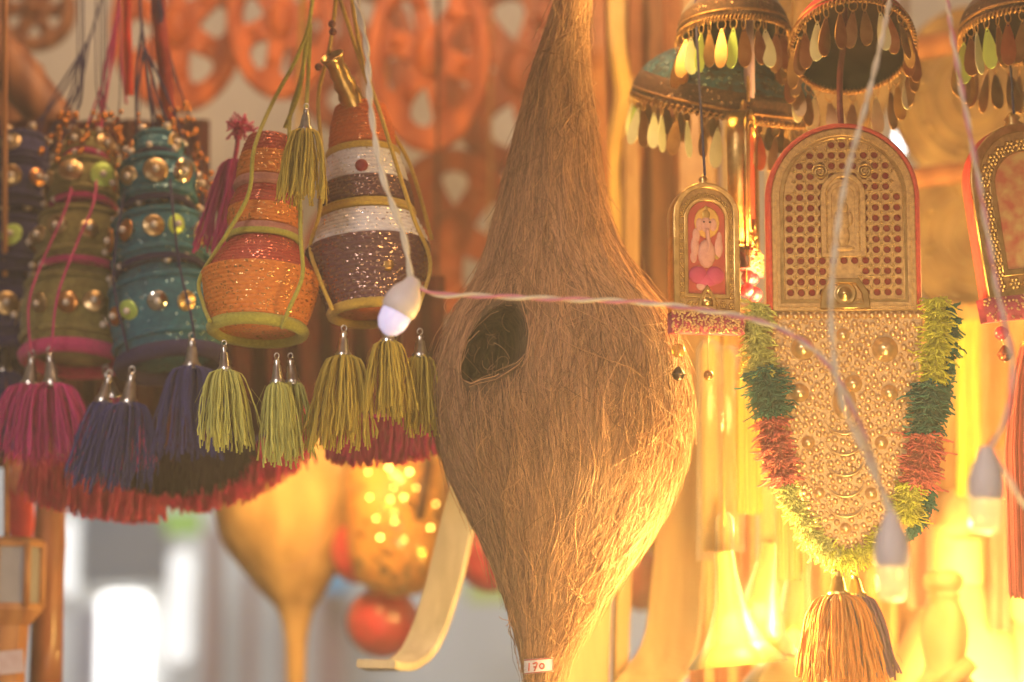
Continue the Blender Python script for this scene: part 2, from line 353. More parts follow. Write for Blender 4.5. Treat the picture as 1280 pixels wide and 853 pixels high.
def nest_cr(py):
    l = smooth_interp(py, oy, ol); r = smooth_interp(py, oy, orr)
    cx = (l + r) / 2; rad = (r - l) / 2 * SN - np.interp(py, [-75, 60, 200, 340, 430, 700, 905], [.0015, .003, .0055, .0055, .003, .0025, .001])
    z = np.array([P(640, q, 0).z for q in np.linspace(-200, 1000, 25)]); zz = np.interp(py, np.linspace(-200, 1000, 25), z)
    depth = np.interp(py, np.linspace(-200, 1000, 25), [(P(640, q, 0) - CAM).dot(FWD) for q in np.linspace(-200, 1000, 25)])
    f_ = depth * K / SN
    return (cx - 640) * K * depth, zz, rad * f_
def nest_pos(th, py, off):
    x, z, r = nest_cr(py); r = r + off
    return np.stack([x + r * np.sin(th), -r * np.cos(th), z], -1)
def to_px(A):
    v = A - np.array(CAM); d = v @ np.array(FWD); return 640 + v[..., 0] / d / K, 426.5 - (v @ np.array(UP)) / d / K
HOLE = np.array([(630, 383), (644, 385), (654, 398), (658, 415), (656, 436), (644, 452), (619, 467), (602, 471), (591, 476), (581, 471), (578, 457), (584, 430), (597, 408), (613, 391)], float)
HOLE = HOLE.mean(0) + (HOLE - HOLE.mean(0)) * 1.06
def hole_sd(x, y):
    """signed distance in pixels, positive inside."""
    d = np.full(x.shape, 1e9); ins = np.zeros(x.shape, bool); n = len(HOLE)
    for i in range(n):
        a = HOLE[i]; b = HOLE[(i + 1) % n]; ab = b - a
        t = np.clip(((x - a[0]) * ab[0] + (y - a[1]) * ab[1]) / (ab @ ab), 0, 1)
        d = np.minimum(d, np.hypot(x - a[0] - t * ab[0], y - a[1] - t * ab[1]))
        c = (a[1] > y) != (b[1] > y); xi = a[0] + (y - a[1]) / (b[1] - a[1] + 1e-9) * ab[0]; ins ^= c & (x < xi)
    return np.where(ins, d, -d)
nest = root('bird_nest', 'large brown coconut fibre bird nest with round entrance hole and price tag', 'bird nest', P(677, 905, 0))
nt_, np_ = 330, 420
TH = np.linspace(-math.pi, math.pi, nt_, endpoint=False); PY = np.linspace(-75, 905, np_)
tg, pg = np.meshgrid(TH, PY)
lump = 0.0022 * np.sin(tg * 3 + pg * .013) + 0.0016 * np.sin(tg * 7 - pg * .021) + 0.0010 * np.sin(tg * 19 + 3 * np.sin(pg * .02))
amp = np.clip((nest_cr(pg)[2]) / 0.09, 0.1, 1)
V = nest_pos(tg, pg, lump * amp)
hx, hy = to_px(V); sd = np.where(np.cos(tg) > 0, hole_sd(hx, hy), -99)
lip = np.exp(-((sd + 5) / 4.0) ** 2) * 0.0009
push = np.clip(sd / 5.0, 0, 1) ** 0.8 * 0.085 + np.clip(sd / 26, 0, 1) * 0.02
V[..., 1] += push - lip
V[..., 0] -= np.where(sd > 0, 0.008 * np.clip(sd / 5, 0, 1), 0)
m = MB(); m.v = [tuple(q) for q in V.reshape(-1, 3)]
for i in range(np_ - 1):
    for k in range(nt_): m.f.append((i * nt_ + k, (i + 1) * nt_ + k, (i + 1) * nt_ + (k + 1) % nt_, i * nt_ + (k + 1) % nt_))
m.f.append(tuple(range(nt_))); m.f.append(tuple(range((np_ - 1) * nt_, np_ * nt_))[::-1])
body = m.build('body', fibbase, nest)

def fibres(n, lo, hi, len_lo, len_hi, off_hi, slant, curl, r, loose=0.0, thr=(-2.2, 2.2), seg=8, base=0.0003):
    py0 = []
    while len(py0) < n:
        c = rng.uniform(lo, hi, n); keep = rng.random(n) < np.clip(nest_cr(c)[2] / 0.105, 0.12, 1); py0 += list(c[keep])
    py0 = np.array(py0[:n]); th0 = rng.uniform(thr[0], thr[1], n)
    L_ = rng.uniform(len_lo, len_hi, n); s = np.linspace(0, 1, seg)[None, :]
    py = np.clip(py0[:, None] + L_[:, None] * (s - 0.5), -74, 903)
    field = 0.35 * np.sin(th0 * 2.3 + py0 * .017) + 0.3 * np.sin(th0 * 5.1 - py0 * .031 + 1)
    sl = (rng.normal(0, slant, n) + field * slant)[:, None]
    rad = np.maximum(nest_cr(py)[2], 0.012)
    dth = sl * (L_[:, None] * SN) * (s - 0.5) / rad + curl * rng.normal(size=(n, 1)) * np.sin(s * math.pi * rng.uniform(.6, 2.2, (n, 1))) * (0.012 / rad)
    th = th0[:, None] + dth
    up = rng.random((n, 1)) * off_hi
    off = base + up * np.sin(s * math.pi) ** 0.8 + lump_at(th, py)
    if loose:
        lo_ = (rng.random((n, 1)) < loose) * rng.uniform(0.002, 0.011, (n, 1)); off = off + lo_ * s ** 2
    A = nest_pos(th, py, off)
    x, y = to_px(A); s_ = hole_sd(x, y); front = np.cos(th) > 0
    ok = ~((s_ > -1) & front).any(1)
    A = A[ok]; rr = r * rng.uniform(0.55, 1.25, (len(A), 1)) * (1 - 0.55 * (np.abs(2 * s - 1) ** 3))
    return A, rr
def lump_at(th, py):
    a_ = np.clip((nest_cr(py)[2]) / 0.09, 0.1, 1)
    return a_ * (0.0022 * np.sin(th * 3 + py * .013) + 0.0016 * np.sin(th * 7 - py * .021) + 0.0010 * np.sin(th * 19 + 3 * np.sin(py * .02)))
As = []; Rs = []
for args in ((13500, -60, 890, 70, 200, 0.0010, 0.045, 0.45, 0.00042), (8500, 300, 720, 70, 190, 0.0016, 0.075, 0.7, 0.00036), (350, 340, 640, 30, 90, 0.003, 0.3, 2.2, 0.00026),
             (4500, -60, 380, 70, 220, 0.0016, 0.05, 0.8, 0.00045), (3200, 600, 895, 80, 240, 0.0016, 0.04, 0.7, 0.00042)):
    a, r_ = fibres(*args); As.append(a); Rs.append(r_)
a, r_ = fibres(700, -20, 860, 50, 150, 0.003, 0.12, 1.3, 0.0003, loose=0.8); As.append(a); Rs.append(r_)
a, r_ = fibres(600, 480, 840, 60, 150, 0.005, 0.08, 1.2, 0.00034, loose=0.9, thr=(0.5, 1.9)); As.append(a); Rs.append(r_)
A = np.concatenate(As); RR = np.concatenate(Rs)
shade = np.clip(rng.beta(0.9, 1.0, len(A)), 0, 1)
strands('fibre_strands', A, RR, fib, nest, shade)
# lip of the entrance: fibres wound round the hole, and wisps inside
N_ = 16; seg = 26; A = np.zeros((N_, seg, 3))
per = np.concatenate([HOLE, HOLE[:1]]); cl = np.concatenate([[0], np.cumsum(np.hypot(*np.diff(per, axis=0).T))]); cen = HOLE.mean(0)
def front_surface(px, py):
    x, z, r = nest_cr(py)
    depth0 = -CAM.y; k_ = np.ones_like(px)
    Y = np.zeros_like(px)
    for _ in range(5):
        xw = np.array([P(a_, b_, c_).x for a_, b_, c_ in zip(px.ravel(), py.ravel(), Y.ravel())]).reshape(px.shape)
        Y = -np.sqrt(np.maximum(r * r - (xw - x) ** 2, 1e-6))
    return Y
for i in range(N_):
    t0 = rng.uniform(0, cl[-1]); tt = (t0 + np.linspace(0, rng.uniform(30, 110), seg)) % cl[-1]
    px_ = np.interp(tt, cl, per[:, 0]); py_ = np.interp(tt, cl, per[:, 1]); o_ = rng.uniform(-3, 8) + np.linspace(0, rng.normal(0, 5), seg)
    dx, dy = px_ - cen[0], py_ - cen[1]; dl = np.hypot(dx, dy); px_ += dx / dl * o_ + rng.normal(0, .5); py_ += dy / dl * o_
    Yf = front_surface(px_, py_) - rng.uniform(0.0005, 0.004)
    A[i] = [tuple(P(a_, b_, c_)) for a_, b_, c_ in zip(px_, py_, Yf)]
strands('entrance_lip', A, 0.00036, fib, nest, rng.random(N_) * .8)
N_ = 26; A = np.zeros((N_, 10, 3))
for i in range(N_):
    c = np.array([rng.uniform(588, 645), rng.uniform(400, 465)]); a0 = rng.uniform(0, 6.28); bend = rng.normal(0, 1.6); ln = rng.uniform(10, 34)
    for k in range(10):
        u = k / 9 - .5; an = a0 + bend * u; q = c + ln * u * np.array([math.cos(an), math.sin(an)])
        A[i, k] = tuple(P(q[0], q[1], -0.035 + 0.02 * rng.random() * 0 + 0.01 * math.sin(i)))
strands('inner_wisps', A, 0.00035, fib, nest, rng.random(N_))
# loose hairs at the left of the tail
A = np.zeros((5, 12, 3))
for i, pts in enumerate(([(640, 760), (636, 772), (637, 780), (643, 787)], [(641, 765), (637, 778), (632, 783)], [(636, 776), (628, 774), (624, 771)], [(560, 395), (555, 383), (562, 372), (572, 368)], [(642, 752), (641, 768), (645, 782)])):
    sp = smooth_path([P(a_, b_, -0.02) for a_, b_ in pts], 6); idx = np.linspace(0, len(sp) - 1, 12).astype(int); A[i] = [tuple(sp[j]) for j in idx]
strands('loose_hairs', A, 0.00035, fib, nest, np.zeros(5))
# hanger loop to the pole
m = MB(); cord(m, [P(734, -70, 0), P(736, -85, 0.005), P(738, -98, 0.02), P(742, -85, 0.03), P(738, -70, 0.0)], 0.004); m.build('hanger', fib, nest)
# price tag
txt_red = pm('tag_red', (0.62, 0.10, 0.08)); tagw = pm('tag_paper', (0.80, 0.76, 0.76), (0.72, 0.67, 0.67), scale=60, rough=0.7)
def curved_tag():
    m = MB(); vs = []; fs = []; n = 12
    for i in range(n + 1):
        u = i / n; px_ = 655 + 37 * u
        for py_ in (824.5 - 2.5 * u, 843.5 - 4 * u):
            pp = np.array([py_]); x, z, r = nest_cr(pp); xw = P(px_, py_, -0.02).x; yy = -math.sqrt(max(1e-6, (r[0] + .004) ** 2 - (xw - x[0]) ** 2)) if abs(xw - x[0]) < r[0] + .004 else -0.002
            vs.append(P(px_, py_, yy - 0.003))
    for i in range(n): fs.append((2 * i, 2 * i + 1, 2 * i + 3, 2 * i + 2))
    m.add(vs, fs); return m
ptag = curved_tag().build('price_tag', tagw, nest)
def on_tag(px_, py_):
    x, z, r = nest_cr(np.array([float(py_)])); xw = P(px_, py_, -0.02).x; rr_ = r[0] + .004
    return P(px_, py_, (-math.sqrt(max(1e-6, rr_ ** 2 - (xw - x[0]) ** 2)) if abs(xw - x[0]) < rr_ else -0.002) - 0.0036)
m = MB()
for pts in ([(661.5, 829), (661, 839)], [(666, 830), (671.5, 829), (668, 839)], [(667, 834), (671, 833.5)], [(675, 831), (677.5, 829.5), (680, 831), (680, 834.5), (677.5, 836), (675, 834), (675, 831)]):
    m.tube([on_tag(*q) for q in smooth_path([(*p_, 0) for p_ in pts], 5) for q in [(q[0], q[1])]], 0.0006, 5)
m.build('lettering', txt_red, ptag)
m = MB(); m.tube([on_tag(655.5 + 36 * k / 10, 825.5 - 2.5 * k / 10) for k in range(11)], 0.0004, 5); m.tube([on_tag(655.5 + 36 * k / 10, 842.5 - 4 * k / 10) for k in range(11)], 0.0004, 5)
m.tube([on_tag(691.3, 823.2), on_tag(691.3, 838.5)], 0.0004, 5); m.build('border', txt_red, ptag)

# ================================================================== POT HANGINGS (left)
def tier_mesh(ct, cb, prof, n=120, rows=0, amp=0.0, beads=0, depth=1.0):
    """ct,cb: world points top/bottom centre; prof: list (t 0..1 top->bottom, radius)."""
    ax = (Vector(ct) - Vector(cb)); h = ax.length; M = Matrix.Translation(Vector(cb)) @ frame(ax)
    ts = [p[0] for p in prof]; rs = [p[1] for p in prof]
    ns = rows * 6 if rows else 24
    pr = []
    for i in range(ns + 1):
        t = i / ns; r = float(np.interp(t, ts, rs))
        # smooth
        r = (r + float(np.interp(t - .05, ts, rs)) + float(np.interp(t + .05, ts, rs))) / 3
        pr.append((r, h * (1 - t)))
    def fn(r, z, a, i):
        if not rows: return r
        ph = i / ns * rows; row = int(ph); rid = abs(math.sin(math.pi * ph)) ** 0.6
        return r + amp * rid * (1 + (0.55 * math.sin(beads * a + row * 2.1) if beads else 0))
    m = MB(); m.lathe(pr[::-1], n, M, cap=True, fn=lambda r, z, a, i: fn(r, z, a, ns - i) * (1 + (.012 if not rows else .004) * (math.sin(3 * a + z * 90) + .7 * math.sin(7 * a - z * 160)))); return m, M, h
def ring_at(M, z, r, rad, mat, parent, name, n=48, twist=0):
    m = MB(); m.tube([M @ Vector((r * math.cos(a), r * math.sin(a), z)) for a in np.linspace(0, 2 * math.pi, n, endpoint=False)], rad, 8, closed=True)
    return m.build(name, mat, parent)
def pt(t0, t1, u, Y0, Y1): return P(t0[0] + (t1[0] - t0[0]) * u, t0[1] + (t1[1] - t0[1]) * u, Y0 + (Y1 - Y0) * u)

disc_mesh = MB().lathe([(0.0022, 0.0012), (0.0105, 0.0008), (0.0115, 0.0), (0.0105, -0.0008), (0.0022, -0.0012), (0.0022, 0.0012)], 22, Matrix(), cap=False).mesh('disc')
def mats_on(me, mat):
    c = me.copy(); c.materials.clear(); c.materials.append(mat); c.polygons.foreach_set('use_smooth', [True] * len(c.polygons)); return c
D_mirror, D_brass, D_green, D_copper = mats_on(disc_mesh, mirror), mats_on(disc_mesh, brass), mats_on(disc_mesh, greenfoil), mats_on(disc_mesh, pm('copper_disc', (0.72, 0.36, 0.12), (0.55, 0.24, 0.08), rough=0.3, metal=1))
bead_mesh = mats_on(MB().ball((0, 0, 0), 0.0031, 10, 7, (1, 1, 1)).mesh('bead'), pearl)
capb_mesh = mats_on(MB().lathe([(0.001, -0.005), (0.0042, -0.003), (0.0036, 0.001), (0.0015, 0.002)], 10, Matrix()).mesh('bc'), brass)

def decor(parent, M, z, r, k, kind, a0=0.0, only_front=True):
    """row of discs or beads round a tier at height z."""
    for i in range(k):
        a = a0 + 2 * math.pi * i / k; n_ = Vector((math.cos(a), math.sin(a), 0)); wn = (M.to_3x3() @ n_)
        if only_front and wn.y > 0.35 or random.random() < .12: continue
        a += random.uniform(-.08, .08); n_ = Vector((math.cos(a), math.sin(a), 0)); zj = z + random.uniform(-.0022, .0022)
        p = M @ (n_ * (r + 0.002) + Vector((0, 0, zj)))
        F = Matrix.Translation(p) @ frame(wn + Vector((random.uniform(-.4, .4), 0, random.uniform(-.5, .1))), (0, 0, 1))
        if kind == 'disc':
            me = random.choice((D_mirror, D_brass, D_brass, D_copper, D_brass, D_green))
            piece('mirror_disc', me, parent, F @ Matrix.Scale(random.uniform(.68, .98), 4)); piece('bead', bead_mesh, parent, F @ Matrix.Translation((0, 0, 0.003)))
        else:
            piece('bead', bead_mesh, parent, F @ Matrix.Translation((0, 0, 0.0045))); piece('bead_cap', capb_mesh, parent, F @ Matrix.Translation((0, 0, 0.003)))

def mirror_stack(label, Y, tiers, felt, rim, strings, cords, rimr, ybottom, group, tass):
    """tiers: (cx_top, cy_top, cx_bot, cy_bot, r_top, r_mid, r_bot) in pixels, top to bottom."""
    tiers = [(a_, b_ + (2 if i_ else 0), c_, d_ + 6, e_ * 1.06, f_ * 1.08, g_ * 1.06) for i_, (a_, b_, c_, d_, e_, f_, g_) in enumerate(tiers)]
    s = S(Y); b = tiers[-1]; t = root('pot_hanging', label, 'wall hanging', P(b[2], ybottom, Y - .01), group)
    for i, (x0, y0, x1, y1, r0, r1, r2) in enumerate(tiers):
        mb, M, h = tier_mesh(P(x0, y0, Y), P(x1, y1, Y - 0.012), [(0, r0 * s), (.25, r1 * .93 * s), (.5, r1 * s), (.8, (r1 * .6 + r2 * .4) * s), (1, r2 * s)], rows=0)
        # soft puffed bands
        pot = mb.build('pot', felt, t)
        ring_at(M, h * 0.01, r2 * s, 4.5 * s, rim, pot, 'rim')
        ring_at(M, h * 0.97, r0 * s, 3.5 * s, rim, pot, 'trim')
        ring_at(M, h * 0.80, (r0 * .25 + r1 * .72) * s, 5.0 * s, felt, pot, 'padded_band'); ring_at(M, h * 0.16, (r1 * .45 + r2 * .57) * s, 4.5 * s, felt, pot, 'padded_band')
        decor(pot, M, h * 0.46, r1 * s, max(6, int(r1 / 5.2)), 'disc', 0.3 + i * .35)
        decor(pot, M, h * 1.0, r0 * s + 0.001, max(6, int(r1 / 5.5)), 'bead', i * .5)
    # thick bottom rim
    x0, y0, x1, y1, r0, r1, r2 = b
    ring_at(Matrix.Translation(P(x1, y1 + 4, Y - .012)) @ frame(P(x0, y0, Y) - P(x1, y1, Y - .012)), 0, r2 * s, rimr * s, rim, t, 'bottom_rim', 60)
    m = MB()
    for pts in strings: cord(m, [P(q[0], q[1], Y if len(q) < 3 else q[2]) for q in pts], 1.7 * s)
    m.build('cord', cords, t)
    for a in tass: tassel(t, a[0], a[1] - 6, *a[2:])
    return t
GP = 'stacked pot hangings on the left'
f_olive = pm('olive_felt', (0.29, 0.25, 0.08), (0.18, 0.15, 0.05), scale=200, rough=0.95, bump=0.6, bscale=900, sheen=.2)
f_teal = pm('teal_glitter', (0.035, 0.19, 0.26), (0.02, 0.11, 0.18), scale=200, rough=0.8, bump=0.6, bscale=900, glitter=0.06, gscale=420)
f_navy = pm('navy_felt', (0.045, 0.04, 0.13), (0.025, 0.022, 0.075), scale=200, rough=0.95, bump=0.6, bscale=900)
c_pink = pm('pink_wool', (0.66, 0.04, 0.22), (0.48, 0.03, 0.16), scale=500, rough=0.9, bump=0.6, bscale=1200, sheen=.2)
c_navy = pm('navy_wool', (0.05, 0.04, 0.14), (0.03, 0.024, 0.08), scale=500, rough=0.9, bump=0.6, bscale=1200)
c_lime = pm('lime_wool', (0.50, 0.47, 0.08), (0.38, 0.34, 0.05), scale=500, rough=0.9, bump=0.6, bscale=1200, sheen=.2)
c_yel = pm('yellow_wool', (0.62, 0.42, 0.07), (0.5, 0.3, 0.05), scale=500, rough=0.9, bump=0.6, bscale=1200, sheen=.2)
Y2, Y3, Y1 = 0.22, 0.18, 0.30
ov = lambda Y, dy: Y + dy
mirror_stack('dark navy pot stack with green and white mirrors cropped by left edge', Y1,
    [(30, 175, 28, 205, 20, 30, 28), (28, 205, 24, 262, 26, 42, 34), (24, 272, 18, 345, 34, 50, 42), (18, 350, 12, 432, 40, 54, 46)], f_navy, c_navy,
    [[(150, -95), (118, 30), (104, 62), (62, 130), (45, 180)], [(104, 62), (84, 130), (60, 180)], [(104, 62), (96, 140), (66, 185)], [(106, 60), (75, 120), (20, 180)], [(112, 45), (98, 110), (52, 180)]], c_navy, 8, 440, GP,
    [(6, 440, Y1 - .03, 95, 95, Y_navy, silver, 34, 11, 80)])
mirror_stack('olive green mirrored pot stack with pink cords, pink rim and pink tassels', Y2,
    [(112, 180, 108, 200, 22, 28, 26), (108, 203, 104, 255, 30, 42, 36), (105, 262, 100, 335, 38, 54, 46), (99, 340, 92, 438, 48, 64, 56)], f_olive, c_pink,
    [[(160, -95), (146, 20), (132, 90), (112, 150), (92, 195), (86, 250, Y2 - .05), (52, 330, Y2 - .06), (36, 380, Y2 - .07), (38, 440, Y2 - .06)], [(146, 20), (136, 100), (122, 190), (118, 250, Y2 - .06), (98, 300, Y2 - .07), (72, 370, Y2 - .085), (64, 440, Y2 - .08)],
     [(146, 20), (130, 90), (126, 170), (142, 230), (156, 320), (160, 380), (148, 440)], [(150, 10), (152, 80), (158, 130)], [(148, 15), (140, 80), (118, 170)]], c_pink, 10, 450, GP,
    [(40, 452, Y2 - .05, 105, 92, Y_pink, silver, 38, 12, 90, (-.06, 0)), (62, 448, Y2 - .07, 110, 92, Y_pink, silver, 42, 12, 90, (.1, 0)), (132, 470, Y2 - .03, 70, 85, Y_pink, silver, 38, 11, 60, (.3, 0))])
mirror_stack('teal glitter pot stack with navy cords, mirrors and navy tassels', Y3,
    [(197, 178, 196, 200, 22, 30, 28), (196, 200, 198, 258, 34, 46, 40), (198, 268, 202, 335, 42, 58, 50), (203, 340, 214, 444, 52, 67, 58)], f_teal, c_navy,
    [[(170, -95), (176, 20), (180, 60), (172, 110), (168, 190), (152, 260, Y3 - .04), (142, 350, Y3 - .05), (160, 440, Y3 - .05)], [(180, 60), (190, 130), (208, 190), (216, 260, Y3 - .07), (224, 330, Y3 - .08), (240, 400, Y3 - .08), (244, 440, Y3 - .08)],
     [(180, 60), (205, 110), (235, 190), (262, 280), (272, 350), (270, 430)], [(178, 40), (184, 100), (196, 190)], [(178, 30), (170, 100), (172, 190)], [(182, 60), (200, 130), (222, 180)]], c_navy, 11, 470, GP,
    [(137, 476, Y3 - .06, 60, 95, Y_navy, silver, 36, 11, 60, (-.25, 0)), (165, 472, Y3 - .07, 105, 100, Y_navy, silver, 42, 12, 100, (-.1, 0)), (240, 430, Y3 - .08, 105, 105, Y_navy, silver, 38, 12, 110, (0, 0))])

# orange and white coiled pot stacks
def braid(name, c1, c2, gl=0.12): return pm(name, c1, c2, scale=350, rough=0.55, glitter=gl, gscale=700)
b_red = braid('red_braid', (0.46, 0.07, 0.045), (0.36, 0.05, 0.035)); b_or = braid('orange_braid', (0.72, 0.24, 0.045), (0.6, 0.17, 0.03)); b_white = braid('white_braid', (0.78, 0.75, 0.76), (0.66, 0.62, 0.64), .06)
b_plum = braid('plum_braid', (0.15, 0.06, 0.07), (0.10, 0.04, 0.05), .2); b_rust = braid('rust_braid', (0.66, 0.16, 0.035), (0.52, 0.11, 0.03), .05)
b_rose = pm('rose_trim', (0.5, 0.22, 0.17), (0.4, 0.16, 0.12), scale=300, rough=0.8, bump=.4)
dotw = pm('pale_dot', (0.66, 0.52, 0.45)); dotr = pm('dark_red_dot', (0.30, 0.02, 0.03), rough=.4)
def coiled(label, Y, bands, rims, axis_top, axis_bot, strings, cordmat, tass, group, yb, tilt=0.02):
    """bands: (y_top, y_bot, r_top, r_bot, mat, rows); positions along the axis given in pixels."""
    s = S(Y); t = root('pot_hanging', label, 'wall hanging', P(axis_bot[0], yb, Y - tilt), group)
    def ax(y):
        u = (y - axis_top[1]) / (axis_bot[1] - axis_top[1]); return P(axis_top[0] + (axis_bot[0] - axis_top[0]) * u, y, Y - tilt * u)
    pots = []
    for (y0, y1, r0, r1, mt, rows) in bands:
        rm = max(r0, r1) + abs(y1 - y0) * .03
        mb, M, h = tier_mesh(ax(y0), ax(y1), [(0, r0 * s), (.5, (r0 + r1) / 2 * s + (y1 - y0) * .04 * s), (1, r1 * s)], n=150, rows=rows, amp=1.6 * s, beads=max(40, int((r0 + r1) * .9)))
        pots.append((mb.build('pot_band', mt, t), M, h))
    for (y, r, rad, mt, nm) in rims:
        M = Matrix.Translation(ax(y)) @ frame(ax(axis_top[1]) - ax(axis_bot[1])); ring_at(M, 0, r * s, rad * s, mt, t, nm, 64)
    m = MB()
    for pts in strings: cord(m, [P(q[0], q[1], q[2] if len(q) > 2 else Y) for q in pts], 2.6 * s, 8)
    m.build('cord', cordmat, t)
    for a in tass: tassel(t, *a)
    return t, ax, s
Y4 = 0.0; A4 = Y4 - .05
t4, ax4, s4 = coiled('orange and red beaded pot stack with lime cords and lime tassels', Y4,
    [(172, 196, 25, 34, b_red, 5), (196, 226, 34, 38, b_or, 6), (228, 240, 40, 40, b_rose, 1), (240, 264, 36, 45, b_red, 5), (264, 288, 45, 44, b_or, 5), (290, 300, 47, 45, b_rose, 1),
     (304, 345, 40, 69, b_red, 8), (345, 412, 73, 55, b_or, 13)],
    [(300, 44, 4.5, c_lime, 'rim'), (413, 56, 8.0, c_lime, 'bottom_rim'), (236, 40, 3, b_rose, 'trim')], (338, 170), (322, 413),
    [[(398, -95, 0.02), (388, 20), (372, 70), (340, 130), (318, 185, A4), (311, 242, A4), (284, 292, A4), (250, 348, A4 + .03), (254, 380, A4 + .02), (262, 402, A4)],
     [(388, 20), (378, 90), (362, 150), (366, 210, A4), (374, 240, A4), (376, 300, A4 - .01), (378, 345, A4 - .01), (362, 385, A4 - .01), (352, 410, A4)], [(388, 30), (385, 100), (382, 150, A4)], [(384, 40), (375, 110), (356, 160)]],
    c_lime, [(280, 432, A4 - .01, 80, 92, Y_lime, silver, 34, 10, 90, (0.06, 0), 2.6), (346, 448, A4, 56, 95, Y_lime, silver, 34, 10, 70, (0.04, 0), 2.6), (363, 448, A4 + .03, 50, 85, Y_lime, silver, 34, 10, 50, (0.1, 0), 2.6),
             (383, 136, A4 - .03, 72, 88, Y_yel, silver, 30, 10, 90, (-.04, 0), 2.8)], GP, 410)
m = MB(); m.lathe([(8.5 * s4, 0), (8.5 * s4, .0012), (7 * s4, .002)], 20, facing(P(310, 367, Y4 - 72 * s4 - .004))); m.build('dot', dotw, t4)
m = MB(); # underside disc
Mx = Matrix.Translation(ax4(414)) @ frame(ax4(170) - ax4(413)); m.lathe([(0.001, .004), (55 * s4, 0.002)], 40, Mx); m.build('underside', c_lime, t4)
Y5 = 0.02; A5 = Y5 - .055
t5, ax5, s5 = coiled('white, plum and orange beaded pot stack with yellow cords and yellow tassels', Y5,
    [(134, 188, 30, 42, b_rust, 11), (190, 198, 44, 45, c_yel, 1), (198, 234, 44, 54, b_white, 7), (234, 262, 55, 59, b_plum, 6), (264, 274, 60, 58, c_yel, 1), (276, 312, 60, 76, b_white, 7), (312, 388, 78, 52, b_plum, 15)],
    [(271, 59, 4, c_yel, 'rim'), (391, 50, 7, c_yel, 'bottom_rim'), (193, 44, 3.5, c_yel, 'trim')], (450, 130), (465, 391),
    [[(432, -95, 0.03), (420, 0), (412, 60), (398, 120), (402, 190, A5), (400, 262, A5), (388, 308, A5 + .02), (398, 345, A5), (416, 388, A5)],
     [(432, -60), (450, 60), (478, 150, A5), (500, 220, A5), (518, 275, A5), (538, 330, A5 + .03), (522, 388, A5)], [(425, 0), (470, 130), (512, 205), (540, 300, Y5)]],
    c_yel, [(430, 414, A5, 90, 108, Y_yel, silver, 34, 11, 100, (-.03, 0), 2.6), (484, 398, A5 - .01, 66, 92, Y_yel, silver, 32, 11, 80, (.04, 0), 2.6), (525, 418, A5 + .02, 55, 92, Y_yel, silver, 30, 11, 70, (.02, 0), 2.6)], GP, 400)
for (x, y, rr_, mt) in ((452, 207, 8, dotr), (432, 289, 8, dotr), (484, 331, 8, gold), (405, 353, 7, gold)):
    Yd = Y5 - math.sqrt(max(1e-5, (np.interp(y, [190, 260, 312, 386], [44, 58, 79, 57]) * s5) ** 2 - ((x - 458) * s5) ** 2)) - .012
    m = MB(); m.lathe([(rr_ * s5, 0), (rr_ * s5, .0012), (rr_ * .5 * s5, .0022)], 20, facing(P(x, y, Yd), 0 + (x - 458) * .008)); m.build('dot', mt, t5)
m = MB(); Mx = Matrix.Translation(ax5(391)) @ frame(ax5(130) - ax5(391)); m.lathe([(0.001, .02), (30 * s5, .012), (49 * s5, 0.001)], 40, Mx); m.build('underside', b_rust, t5)
# little brass spout at the top of the white stack
fl = root('brass_flask', 'small gold ridged flask mouth above the white and plum pot stack', 'flask', P(446, 138, Y5 - .01))
prof = [(15, 0), (18, 8), (14, 14), (16, 22), (13, 30), (15, 38), (12, 46), (13, 54), (11, 64), (13, 72), (16, 78), (15, 79), (11, 70)]
m = MB(); m.lathe([(a * s5, b * s5) for a, b in prof], 28, Matrix.Translation(P(446, 138, Y5 - .01)) @ frame(P(411, 62, Y5 - .03) - P(446, 138, Y5)), cap=False); m.build('neck', gold, fl)
m = MB(); cord(m, [P(412, 66, Y5 - .03), P(416, 30, Y5), P(424, -20, Y5), P(430, -95, .03)], 1.6 * s5); m.build('cord', c_yel, fl)
bm_ = mats_on(MB().ball((0, 0, 0), 5 * s5, 12, 8).mesh('b'), pm('dark_bead', (0.2, 0.05, 0.03), rough=.2))
for q in ((416, 40), (415, 30), (398, 84)): piece('bead', bm_, fl, Matrix.Translation(P(q[0], q[1], Y5 - .02)))

# magenta tassel behind the orange stack
mt_ = root('hanging_tassel', 'magenta wool tassel hanging behind the orange pot stack', 'tassel', P(278, 310, 0.07))
m = MB(); cord(m, [P(298, 165, .07), P(296, 185, .07), P(292, 205, .07)], .002); 
m.build('cord', c_pink, mt_); tassel_yarn('yarn', P(293, 200, .07), .005, 62 * S(.07), 108 * S(.07), Y_pink, mt_, n=90, r=.0009, lean=(-.12, 0))
m = MB(); 
for k in range(70):
    p_ = P(300 + rng.normal(0, 3), 160 + rng.normal(0, 3), .07); q_ = p_ + Vector(rng.normal(0, 1, 3)).normalized() * rng.uniform(.006, .016); m.tube(smooth_path([p_, p_.lerp(q_, .5) + Vector(rng.normal(0, .0015, 3)), q_], 3), .0009, 4)
m.build('frayed_knot', c_pink, mt_)

